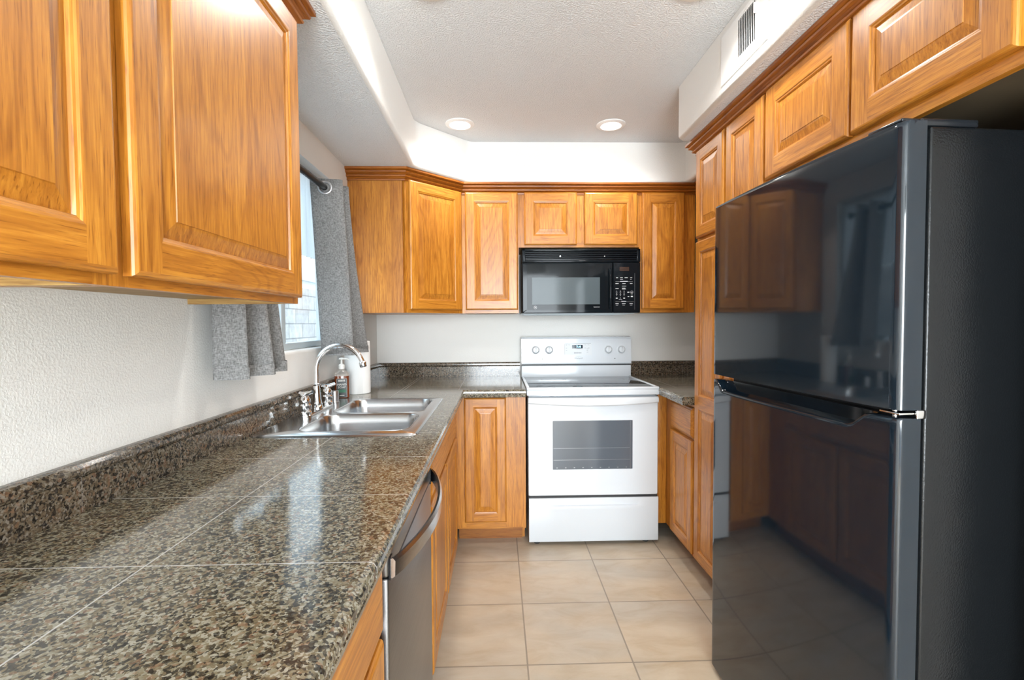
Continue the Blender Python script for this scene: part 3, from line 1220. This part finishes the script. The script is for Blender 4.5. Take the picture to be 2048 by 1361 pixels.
for dy, sgn in ((-.128, -1), (.122, 1)):
    mb = MB()
    mb.lathe([(.025, zb_), (.025, zb_ + .008), (.021, zb_ + .012), (.024, zb_ + .020), (.024, zb_ + .034), (.019, zb_ + .040), (.022, zb_ + .048), (.021, zb_ + .058), (.013, zb_ + .068), (.010, zb_ + .076), (.0, zb_ + .078)],
             (FX, FY + dy, 0), 'chrome', 24)
    h_ = mb.build('handle_body', t, world=True)
    mb = MB()
    mb.tube([(FX - .022, FY + dy - .004 * sgn, zb_ + .080), (FX - .005, FY + dy, zb_ + .077), (FX + .012, FY + dy + .004 * sgn, zb_ + .080), (FX + .034, FY + dy + .010 * sgn, zb_ + .088)],
            [.0085, .010, .0085, .0065], 'chrome', 12)
    mb.tube([(FX - .004, FY + dy - .020, zb_ + .080), (FX - .002, FY + dy, zb_ + .077), (FX, FY + dy + .020, zb_ + .081)], [.006, .009, .006], 'chrome', 12)
    lv = mb.build('lever', t, world=True)
mb = MB()
mb.lathe([(.021, zr + .0005), (.021, zr + .005), (.0185, zr + .006), (.0185, zr + .050), (.017, zr + .054), (.0, zr + .0545)], (-.765, 2.315, 0), 'dull_chrome', 24)
tag(mb.build('air_gap'), 'short brushed chrome dishwasher air gap cap beside the faucet', 'air gap')

# ---------------------------------------------------------------- soap bottle
SBX, SBY = -.786, 2.492
t = thing('soap_dispenser', 'amber hand soap pump bottle with black label beside the paper towels', 'soap bottle', (SBX, SBY, ZT + .0005), math.radians(14))
def ov(rx, ry, z, n=20, e=.55):
    pts = []
    for i in range(n):
        a = 2 * PI * i / n
        c, s = math.cos(a), math.sin(a)
        pts.append((rx * math.copysign(abs(c) ** e, c), ry * math.copysign(abs(s) ** e, s), z))
    return pts
MB().loft([ov(.032, .022, 0), ov(.036, .026, .004), ov(.036, .026, .112)], 'amber_soap').build('bottle', t)
MB().loft([ov(.036, .026, .1125), ov(.034, .024, .124), ov(.022, .018, .138, e=.8), ov(.013, .013, .146, e=1)], 'clear_plastic').build('shoulder', t)
mb = MB()
mb.lathe([(.0145, .1465), (.0150, .150), (.0150, .166), (.010, .170), (.006, .172), (.0045, .174), (.0045, .192)], (0, 0, 0), 'pump_white', 20)
mb.loft([ov(.008, .008, .192, e=1), ov(.014, .010, .195), ov(.012, .009, .201), ov(.004, .004, .204)], 'pump_white')
mb.tube([(.006, 0, .197), (.024, 0, .197), (.034, 0, .191)], [.005, .004, .003], 'pump_white', 10)
mb.build('pump', t)
mb = MB()
mb.box(-.024, .026, -.0272, -.0264, .006, .100, 'soap_label')
lb = mb.build('label', t)
mb = MB()
for (x0, x1, z0, z1, mm_) in ((-.023, .025, .0985, .0992, 'label_white'), (-.023, .025, .007, .0077, 'label_white'), (-.023, -.0223, .007, .099, 'label_white'), (.0243, .025, .007, .099, 'label_white'),
                              (-.018, .020, .030, .045, 'label_green'), (-.010, .012, .014, .0175, 'label_white')):
    mb.box(x0, x1, -.0276, -.0271, z0, z1, mm_)
for i in range(5):
    for z_ in (.086, .091):
        mb.box(-.015 + i * .0065, -.0105 + i * .0065, -.0276, -.0271, z_, z_ + .003, 'label_white')
text_mb(mb, 'HAND', .0145, 'label_white', face_xf(.001, -.0275, .070), 1.05)
text_mb(mb, 'SOAP', .0145, 'label_white', face_xf(.001, -.0275, .056), 1.05)
mb.build('lettering', lb)

# ---------------------------------------------------------------- paper towels
t = thing('paper_towel_roll', 'white paper towel roll standing on end in the counter corner', 'paper towels', (-.757, 2.668, ZT + .0005))
mb = MB()
prof = [(.021, .002), (.064, 0), (.0665, .004), (.0665, .274), (.064, .279), (.021, .278)]
mb.lathe(prof, (0, 0, 0), 'paper', 40)
mb.build('towels', t)
MB().lathe([(.0205, .0), (.0205, .2785), (.0185, .2795), (.0185, .27)], (0, 0, 0), 'cardboard', 24).build('core', t)
mb = MB()
mb.loft([[(.0675 * math.cos(a), .0675 * math.sin(a), z) for a in [-.9 + .12 * k for k in range(9)]] for z in (.003, .276)], 'paper', closed=False, caps=False)
mb.build('loose_sheet', t)

# ---------------------------------------------------------------- dishwasher (front faces +X; local x away from the camera)
t = thing('dishwasher', 'stainless steel dishwasher with bowed handle under the granite counter', 'dishwasher', (-.238, .938, 0), PI / 2)
W = .616
MB().box(.004, W - .004, .004, .58, .10, .866, 'matte_black').build('tub', t)
MB().box(.012, W - .012, .06, .075, .004, .098, 'matte_black').build('toe_kick', t)
mb = MB()
mb.box(.006, W - .006, -.022, .003, .105, .790, 'dish_steel', .005)
mb.box(.006, W - .006, -.022, .003, .792, .864, 'dish_steel', .005)
mb.box(W - .09, W - .012, -.0235, -.0225, .835, .862, 'black_plastic')
mb.build('door', t)
mb = MB()
rings = []
for k in range(25):
    f = k / 24
    x = .014 + (W - .028) * f
    bow = -.024 - .052 * math.sin(PI * f) ** .8 if 0 < f < 1 else -.024
    # flat strap cross-section tilted outwards
    pr_ = [(-.004, -.020), (-.010, -.016), (-.011, .014), (-.006, .020), (.0, .018), (-.001, -.018)]
    rings.append([(x, bow + a, .808 + b_) for a, b_ in pr_])
mb.loft(rings, 'handle_steel')
mb.build('handle', t)
MB().box(.012, .030, -.026, -.022, .785, .83, 'black_plastic').build('handle_bracket', t)
MB().box(W - .030, W - .012, -.026, -.022, .785, .83, 'black_plastic').build('handle_bracket', t)

# ---------------------------------------------------------------- stove
SX, SW = .160, .760
t = thing('stove', 'white freestanding electric range with glass cooktop and oven window', 'stove', (SX, 2.79, 0))
mb = MB()
mb.box(.012, SW - .010, .030, .650, .030, .874, 'white_enamel', .004)
mb.build('body', t)
mb = MB()
mb.box(.0, SW, -.018, .585, .872, .905, 'white_enamel', .007)
mb.box(.0, SW, -.018, .010, .903, .9185, 'white_enamel', .006)
mb.box(.0, .020, .0, .585, .903, .9185, 'white_enamel', .006)
mb.box(SW - .020, SW, .0, .585, .903, .9185, 'white_enamel', .006)
mb.build('cooktop_rim', t)
gt = MB().box(.020, SW - .020, .010, .580, .9055, .9150, 'glass_top', .001).build('glass_cooktop', t)
for (cx_, cy_, R_) in ((.20, .16, .105), (.56, .16, .085), (.20, .42, .080), (.56, .42, .105)):
    for r1 in (R_,):
        mb = MB()
        mb.loft([[(cx_ + (r1 + d_) * math.cos(a), cy_ + (r1 + d_) * math.sin(a), .9153) for a in [2 * PI * i / 48 for i in range(48)]] for d_ in (0, .0015)],
                'grey_print', caps=False)
        mb.build('burner_mark', gt)
# backguard
mb = MB()
mb.box(.0, SW, .586, .655, .874, .992, 'white_enamel', .005)
mb.box(.006, SW - .006, .592, .655, .99, 1.002, 'seam_dark')
mb.build('backguard', t)
mb = MB()
yb0, yb1 = .583, .600   # console leans back a little
prof = [(.583, 1.002), (.580, 1.010), (.592, 1.176), (.600, 1.187), (.64, 1.190), (.655, 1.184), (.655, 1.002)]
mb.loft([[(x, y, z) for y, z in prof] for x in (0.0,)] + [[(x, y, z) for y, z in prof] for x in (SW,)], 'white_enamel', smooth=False)
con = mb.build('control_console', t)
lean = math.atan2(.012, .166)


def conxf(x, z, off=.0008):
    y = .580 + (z - 1.010) * .012 / .166 - off
    return Matrix.Translation((x, y, z)) @ Matrix.Rotation(PI / 2 - lean, 4, 'X')


for kx in (.098, .190, .600, .690):
    mb = MB()
    mb.lathe([(.030, .0), (.030, .002), (.025, .004), (.0225, .010), (.021, .021), (.018, .024), (.0, .0245)], (0, 0, 0), 'white_plastic', 28)
    mb.box(-.0045, .0045, -.021, .021, .022, .030, 'white_plastic', .002)
    mb.box(-.001, .001, .008, .019, .0298, .0304, 'grey_print')
    mb.build('knob', con, xf=conxf(kx, 1.100))
mb = MB()
for kx in (.098, .190, .600, .690):
    pass
mb.box(-.078, .110, -.042, .038, .0, .0008, 'white_plastic')
mb.box(-.078, -.0765, -.040, .036, .0008, .0012, 'grey_print')
mb.box(-.074, .105, .0365, .038, .0008, .0012, 'grey_print')
for (x_, z_, w_) in ((-.068, .026, .008), (-.068, .006, .008), (-.068, -.010, .008), (-.05, .026, .008), (.060, .026, .012), (.082, .026, .012), (.075, -.002, .012), (.075, -.012, .010), (.075, -.022, .012), (.06, .006, .01), (.085, .006, .01)):
    mb.box(x_, x_ + w_, z_, z_ + .0022, .0008, .0012, 'grey_print')
for i in range(7):
    mb.box(-.012 + i * .0075, -.0068 + i * .0075, -.030, -.024, .0008, .0012, 'grey_print')
pnl = mb.build('control_panel', con, xf=conxf(.375, 1.105))
MB().box(-.026, .048, .004, .027, .0008, .0018, 'clock_glass').build('clock', con, xf=conxf(.375, 1.105, .0012))
text_mb(MB(), '7:10', .019, 'clock_digits', conxf(.395, 1.1205, .0034)).build('clock_digits', con)
mb = text_mb(MB(), 'Whirlpool', .0150, 'grey_print', conxf(.392, 1.041, .0010) @ Matrix.Shear('XZ', 4, (0, 0)), .92)
mb.add([(.355 + .07 * k / 10, .5805 + (1.043 + .0105 * math.sin(PI * k / 10) - 1.01) * .0723 - .001 - .0001, 1.043 + .0105 * math.sin(PI * k / 10) + d_) for d_ in (0, .0007) for k in range(11)],
       [(i, i + 1, i + 12, i + 11) for i in range(10)], 'grey_print')
mb.build('brand_lettering', con)
mb = MB()
mb.lathe([(.003, 0), (.003, .0012), (0, .0013)], (0, 0, 0), 'seam_dark', 12)
for kx in (.143, .645):
    d = MB()
    d.lathe([(.003, 0), (.003, .0012), (0, .0013)], (0, 0, 0), 'seam_dark', 12)
    d.build('indicator_light', con, xf=conxf(kx, 1.038))
# oven door, handle
mb = MB()
wx0, wx1, wz0, wz1 = .150, .610, .443, .724
DZ0, DZ1 = .290, .864
def holed_front(mb, x0, x1, z0, z1, y0, y1, hx0, hx1, hz0, hz1, mat):
    mb.box(x0, hx0, y0, y1, z0, z1, mat)
    mb.box(hx1, x1, y0, y1, z0, z1, mat)
    mb.box(hx0, hx1, y0, y1, z0, hz0, mat)
    mb.box(hx0, hx1, y0, y1, hz1, z1, mat)
# rounded slab: loft of rounded rectangles around the window
o_ = [(.008, SW - .002, DZ0, DZ1, .012, .0), (.008, SW - .002, DZ0, DZ1, .012, -.006), (.010, SW - .004, DZ0 + .002, DZ1 - .002, .012, -.010)]
def rr_xz(x0, x1, z0, z1, r, y, n=5):
    return [(a, y, b_) for a, b_, _ in rrect(x0, x1, z0, z1, r, 0, n)]
Y0_ = .028
rings = [rr_xz(.008, SW - .002, DZ0, DZ1, .010, Y0_), rr_xz(.008, SW - .002, DZ0, DZ1, .010, .006), rr_xz(.012, SW - .006, DZ0 + .004, DZ1 - .004, .010, 0),
         rr_xz(wx0 - .002, wx1 + .002, wz0 - .002, wz1 + .002, .004, 0), rr_xz(wx0, wx1, wz0, wz1, .003, .002)]
mb.loft(rings, 'white_enamel', caps=False)
mb.add(rings[0], [list(range(len(rings[0])))], 'white_enamel')
dr = mb.build('oven_door', t)
MB().box(wx0, wx1, .0018, .006, wz0, wz1, 'oven_glass').build('oven_window', dr)
mb = MB()
for z_ in (.565, .497):
    mb.box(wx0 + .003, wx1 - .016, .0008, .0016, z_, z_ + .0018, 'oven_rack')
mb.box(wx1 - .014, wx1 - .012, .0008, .0016, wz0 + .004, wz1 - .004, 'oven_rack')
for i in range(9):
    mb.box(wx0 + .02 + i * .05, wx0 + .028 + i * .05, .0008, .0016, wz0 + .008, wz0 + .012, 'oven_rack')
mb.build('oven_rack', dr)
mb = MB()
rings = []
for k in range(31):
    f = k / 30
    x = .010 + (SW - .014) * f
    bow = math.sin(PI * f)
    y_ = -.004 - .034 * bow ** .7
    zt_ = .862
    zb_2 = .826 - .012 * bow
    rings.append([(x, .002, zt_), (x, y_ - .004, zt_ - .002), (x, y_ - .010, zt_ - .010), (x, y_ - .010, zb_2 + .006), (x, y_ - .004, zb_2), (x, y_ + .010, zb_2 + .004),
                  (x, min(y_ + .014, .002), zt_ - .014), (x, .002, zt_ - .010)])
mb.loft(rings, 'white_plastic')
mb.build('oven_handle', dr)
mb = MB()
mb.box(.14, .62, -.0405, -.0395, .8545, .8553, 'grey_print')
for i in range(22):
    mb.box(.27 + i * .011, .274 + i * .011, -.0478, -.0466, .848, .8492, 'seam_dark')
mb = MB()
# drawer with a shallow scooped pull
mb = MB()
dz0, dz1 = .022, .277
cols = []
nX = 40
rows_ = [(dz0, .0), (dz0, 0.0), (dz0 + .006, -.0), (.19, 0), (.212, 1), (.224, 1.6), (.233, 1.0), (.237, 0), (dz1 - .004, 0), (dz1, 0)]
grid = []
for z_, dep in rows_:
    row = []
    for i in range(nX + 1):
        x = .012 + (SW - .012) * i / nX
        f = min(1, max(0, (x - .09) / .10)) * min(1, max(0, (SW - .07 - x) / .12))
        f = f * f * (3 - 2 * f)
        zz = z_
        yy = .0 - (.010 * f * {0: 0, 1: .55, 1.6: 1.0, 1.0: 1.0}.get(dep, 0) if dep else 0)
        row.append((x, yy, zz))
    grid.append(row)
grid[0] = [(x, .024, z) for x, y, z in grid[0]]
grid[1] = [(x, .004, z) for x, y, z in grid[1]]
grid.append([(x, .004, dz1 + .001) for x, y, z in grid[-1]])
grid.append([(x, .028, dz1 + .001) for x, y, z in grid[-1]])
mb.loft(grid, 'white_enamel', closed=False, caps=False)
for ii in (0, nX):
    mb.add([g_[ii] for g_ in grid], [list(range(len(grid)))], 'white_enamel')
mb.build('storage_drawer', t)
MB().box(.012, SW - .004, .004, .030, .2785, .2895, 'seam_dark').build('door_seal', t)
for fx in (.06, SW - .06):
    for fy in (.05, .60):
        MB().lathe([(.018, .0), (.018, .008), (.008, .010), (.008, .031)], (fx, fy, 0), 'rubber', 16).build('foot', t)

# ---------------------------------------------------------------- microwave
MX0, MX1, MZ0, MZ1, MY = .154, .902, 1.347, 1.750, 3.098
MW = MX1 - MX0
MH = MZ1 - MZ0
t = thing('microwave', 'black over-the-range microwave mounted below the short cabinet', 'microwave', (MX0, MY, MZ0))
MB().box(.0, MW, .030, YB - MY - .002, .0, MH, 'black_plastic', .003).build('case', t)
# vent grille
mb = MB()
mb.box(0, .022, 0, .032, MH - .078, MH, 'micro_black', .003)
mb.box(MW - .022, MW, 0, .032, MH - .078, MH, 'micro_black', .003)
mb.box(.0, MW, .0, .032, MH - .012, MH, 'micro_black', .003)
mb.box(.0, MW, .0, .032, MH - .082, MH - .072, 'micro_black', .003)
for i in range(4):
    z_ = MH - .064 + i * .0135
    mb.add([(.022, .004, z_), (MW - .022, .004, z_), (MW - .022, .004, z_ + .006), (.022, .004, z_ + .006), (.022, .024, z_ - .001), (MW - .022, .024, z_ - .001), (MW - .022, .024, z_ + .010), (.022, .024, z_ + .010)],
           [(0, 1, 2, 3), (4, 5, 1, 0), (3, 2, 6, 7), (5, 4, 7, 6)], 'micro_black')
vg = mb.build('vent_grille', t)
for (sx_, rad_) in ((.240, .0045), (.520, .003)):
    MB().lathe([(rad_, -.003), (rad_, .004), (rad_ * .5, -.0035), (0, -.0036)], (sx_, 0, MH - .046), 'dull_chrome', 12, 'y').build('screw', vg)
# door
dw = .572
dh = MH - .084
mb = MB()
fx0, fx1, fz0, fz1 = .032, .548, .022, dh - .012
rings = [rr_xz(0, dw, 0, dh, .006, .030), rr_xz(0, dw, 0, dh, .006, .006), rr_xz(.006, dw - .004, .004, dh - .004, .006, 0), rr_xz(.030, dw - .028, .020, dh - .010, .006, -.001)]
mb.loft(rings, 'micro_black', caps=False)
mb.add(rings[0], [list(range(len(rings[0])))], 'micro_black')
md_ = mb.build('door', t)
ring2 = rr_xz(.030, dw - .028, .020, dh - .010, .006, -.0012)
mb = MB()
mb.add(ring2, [list(range(len(ring2)))], 'micro_glass')
dg_ = mb.build('door_glass', md_)
MB().box(.062, .490, -.0022, -.0014, .055, .224, 'micro_window').build('viewing_window', md_)
mb = MB()
text_mb(mb, 'Spacemaker', .0085, 'panel_print', face_xf(.470, -.0022, .038), .95)
mb.build('lettering', md_)
mb = MB()
for r_ in (.0085,):
    mb.loft([[(.082 + (r_ + d_) * math.cos(a), -.0018, .036 + (r_ + d_) * math.sin(a)) for a in [2 * PI * i / 24 for i in range(24)]] for d_ in (0, .0012)], 'panel_print', caps=False)
text_mb(mb, 'GE', .009, 'panel_print', face_xf(.082, -.002, .036), .8)
mb.build('round_emblem', md_)
mb = MB()
hx = .552
pts = [(hx, -.004, .030), (hx, -.016, .045), (hx, -.026, .085), (hx, -.030, .150), (hx, -.026, .215), (hx, -.016, .258), (hx, -.004, .275)]
mb.tube([tuple(p) for p in catmull(pts, 5)], .0085, 'micro_black', 12)
mb.build('handle', t)
# control panel
mb = MB()
px0 = dw + .003
rings = [rr_xz(px0, MW, 0, dh, .006, .030), rr_xz(px0, MW, 0, dh, .006, .006), rr_xz(px0 + .005, MW - .005, .004, dh - .004, .006, 0)]
mb.loft(rings, 'micro_black', caps=False)
mb.add(rings[0], [list(range(len(rings[0])))], 'micro_black')
mb.add(rings[-1], [list(range(len(rings[-1])))], 'micro_black')
cp = mb.build('control_panel', t)
MB().box(px0 + .040, px0 + .100, -.0015, -.0005, dh - .055, dh - .030, 'dark_display').build('display', cp)
mb = MB()
def dash(x, z, w, h=.0028):
    mb.box(px0 + x, px0 + x + w, -.0012, -.0004, z, z + h, 'panel_print')
for x_, w_ in ((.018, .012), (.044, .016), (.072, .020), (.108, .012)):
    dash(x_, .232 - .012, w_)
dash(.044, .210, .018, .0018); dash(.108, .210, .008, .0018)
dash(.014, .196, .030, .0006); dash(.044, .1965, .048, .0038); dash(.094, .196, .030, .0006)
for x_, w_ in ((.014, .020), (.058, .020), (.106, .016)):
    dash(x_, .183, w_)
dash(.056, .168, .026, .002)
dash(.014, .152, .020); dash(.056, .155, .020); dash(.056, .149, .024)
for i, ch in enumerate('1234567890'):
    r_, c_ = divmod(i, 3)
    if ch == '0':
        r_, c_ = 3, 1
    text_mb(mb, ch, .0085, 'panel_print', face_xf(px0 + .022 + c_ * .0235, -.0008, .137 - r_ * .0145))
    if r_ < 2:
        dash(.017 + c_ * .0235, .1305 - r_ * .0145, .010, .0015)
dash(.017, .090, .011, .005); dash(.064, .090, .011, .005); dash(.036, .084, .020, .0018)
for cx_, cz_, r_ in ((.118, .130, .008),):
    mb.loft([[(px0 + cx_ + (r_ + d_) * math.cos(a), -.0008, cz_ + (r_ + d_) * math.sin(a)) for a in [2 * PI * i / 24 for i in range(24)]] for d_ in (0, .0009)], 'panel_print', caps=False)
dash(.113, .128, .010, .003); dash(.112, .120 - .003, .012, .0018); dash(.112, .100, .013, .007); dash(.090, .127, .012, .006); dash(.092, .101, .010, .003)
dash(.014, .070, .115, .0005); dash(.052, .0715, .030, .0035)
for x_, w_ in ((.014, .020), (.056, .022), (.104, .020)):
    dash(x_, .056, w_, .0038); dash(x_ + .003, .048, w_ * .7, .0018)
mb.box(px0 + .136, px0 + .1368, -.0012, -.0004, .020, .250, 'grey_print')
mb.build('key_markings', cp)
mb = MB()
mb.loft([[(.0, .035, -.0005), (MW, .035, -.0005), (MW, .30, -.0005), (0, .30, -.0005)], [(.015, .045, -.012), (MW - .10, .045, -.012), (MW - .10, .28, -.012), (.015, .28, -.012)]], 'alu_frame', smooth=False)
mb.build('underside_tray', t)

# ---------------------------------------------------------------- refrigerator
# front faces roughly -X, turned a little; local x runs towards the camera
FRZ = -PI / 2 + math.radians(4.0)
t = thing('refrigerator', 'black glossy top-freezer refrigerator at the right edge, in front of the pantry', 'refrigerator', (.769, 1.772, 0), FRZ)
FWd = .773
DT = .066


def front_y(x):
    u = 2 * x / FWd - 1
    y = .014 * u * u
    e = .016
    d = min(x, FWd - x)
    if d < e:
        y += e - math.sqrt(max(0, e * e - (e - d) ** 2))
    return y


def fridge_door(z0, z1, scoop, name):
    xs = [0, .001, .003, .006, .010, .016, .024] + [.034 + (FWd - .068) * i / 44 for i in range(45)] + [FWd - v for v in (.024, .016, .010, .006, .003, .001, 0)]
    mb = MB()
    rings = []
    for x in xs:
        y = front_y(x)
        if scoop:
            a = min(1, max(0, (x - .030) / .045)) * min(1, max(0, (.700 - x) / .055))
            a = a * a * (3 - 2 * a)
        else:
            a = 0
        zt_ = z1 - .034 * a
        pd = .0125 + .024 * a
        rings.append([(x, y, z0), (x, y, z0 + .004), (x, y, z1 - .050), (x, y, zt_ - .012), (x, y, zt_ - .006), (x, y + .0015, zt_ - .002), (x, y + .005, zt_), (x, max(y + .008, .030), zt_ - .016 * a), (x, max(y + .012, .040), zt_ - .016 * a),
                      (x, max(y + .016, .044), z1 - .001), (x, DT, z1), (x, DT, z0)])
    mb.loft(rings, 'gloss_black')
    return mb.build(name, t)


fridge_door(1.097, 1.699, False, 'freezer_door')
lower = fridge_door(.022, 1.080, True, 'fridge_door')
for z0, z1 in ((1.105, 1.692), (.030, 1.070)):
    MB().box(.012, FWd - .004, DT + .0005, DT + .0035, z0, z1, 'gasket_white').build('gasket', t)
MB().box(.045, FWd - .016, DT + .0036, DT + .0118, .09, 1.68, 'seam_dark').build('gap_dark_core', t)  # dark box standing in for shade in the gap behind the doors
mb = MB()
mb.box(.052, FWd - .004, DT + .012, .73, .03, 1.690, 'pebbled_black', .006)
mb.build('cabinet_body', t)
MB().box(.055, FWd - .02, DT + .02, DT + .03, .003, .029, 'matte_black').build('base_grille', t)
mb = MB()
mb.box(FWd - .10, FWd - .012, .020, .090, 1.7, 1.708, 'black_plastic', .003)
mb.box(FWd - .085, FWd - .005, .060, .19, 1.6905, 1.7065, 'black_plastic', .004)
mb.build('top_hinge', t)
mb = MB()
mb.box(FWd - .055, FWd - .004, .020, DT + .0115, 1.086, 1.0915, 'chrome', .002)
mb.box(FWd - .004, FWd + .001, DT - .010, DT + .0115, 1.078, 1.097, 'chrome', .002)
mb.lathe([(.005, 1.0805), (.005, 1.0968)], (FWd - .03, .035, 0), 'chrome', 12)
mb.build('center_hinge', t)
for fx in (.08, FWd - .06):
    MB().lathe([(.02, 0), (.02, .03)], (fx, .68, 0), 'rubber', 12).build('foot', t)

# ---------------------------------------------------------------- recessed lights and vent
def can_light(x, y, lab):
    t = thing('recessed_light', lab, 'ceiling light', (x, y, ZC - .012), 0, 'recessed ceiling lights')
    mb = MB()
    mb.lathe([(.083, .0118), (.083, .008), (.078, .004), (.060, .0015), (.056, .004), (.050, .0105), (.050, .0118)], (0, 0, 0), 'lamp_white', 40)
    mb.build('trim_ring', t)
    mb = MB()
    mb.lathe([(.0, .0), (.030, .0008), (.044, .004), (.049, .009)], (0, 0, 0), 'lamp_glow', 32)
    mb.build('lens', t)
    d = bpy.data.lights.new('lamp_beam', 'SPOT')
    d.energy = 17
    d.spot_size = math.radians(150)
    d.spot_blend = .7
    d.shadow_soft_size = .05
    d.color = (1.0, .965, .92)
    lo = bpy.data.objects.new('lamp_beam', d)
    COL.objects.link(lo)
    lo.parent = t
    lo.location = (0, 0, -.012)
    return t


can_light(-.208, 2.845, 'lit recessed ceiling light near the corner cabinet soffit')
can_light(.655, 2.845, 'lit recessed ceiling light above the stove, right of the other far one')
can_light(-.225, 1.69, 'recessed ceiling light cut off by the photo top edge, left side')
can_light(.680, 1.675, 'recessed ceiling light cut off by the photo top edge, right side')

t = thing('air_vent', 'white metal air register with vertical louvers on the right soffit', 'vent', (.880, 1.935, 2.20), -PI / 2)
mb = MB()
VW, VH = .335, .195
gx0, gx1, gz0, gz1 = .145, .262, .040, .172
rg = [rect_ring(VW, VH, 0, -.0006), rect_ring(VW, VH, .002, -.004), rect_ring(VW, VH, .010, -.006)]
for a, c in zip(rg, rg[1:]):
    for i in range(4):
        j = (i + 1) % 4
        mb.add([a[i], a[j], c[j], c[i]], [(0, 1, 2, 3)], 'white_trim')
y_ = -.006
for x0, x1, z0, z1 in ((.010, gx0, .010, VH - .010), (gx1, VW - .010, .010, VH - .010), (gx0, gx1, .010, gz0), (gx0, gx1, gz1, VH - .010)):
    mb.add([(x0, y_, z0), (x1, y_, z0), (x1, y_, z1), (x0, y_, z1)], [(0, 1, 2, 3)], 'white_trim')
mb.build('faceplate', t)
MB().box(gx0, gx1, -.0012, -.0006, gz0, gz1, 'vent_dark').build('duct_opening', t)
for i in range(9):
    x = gx0 + .008 + i * (gx1 - gx0 - .006) / 9
    mb = MB()
    mb.add([(x, -.0065, gz0), (x + .0035, -.0065, gz0), (x - .003, -.0018, gz0), (x - .005, -.0018, gz0), (x, -.0065, gz1), (x + .0035, -.0065, gz1), (x - .003, -.0018, gz1), (x - .005, -.0018, gz1)],
           [(0, 1, 5, 4), (1, 2, 6, 5), (2, 3, 7, 6), (3, 0, 4, 7), (0, 3, 2, 1), (4, 5, 6, 7)], 'white_trim')
    mb.build('louver', t)
MB().box(gx1 + .006, gx1 + .010, -.016, -.0062, gz1 - .05, gz1 - .015, 'white_trim', .001).build('damper_lever', t)
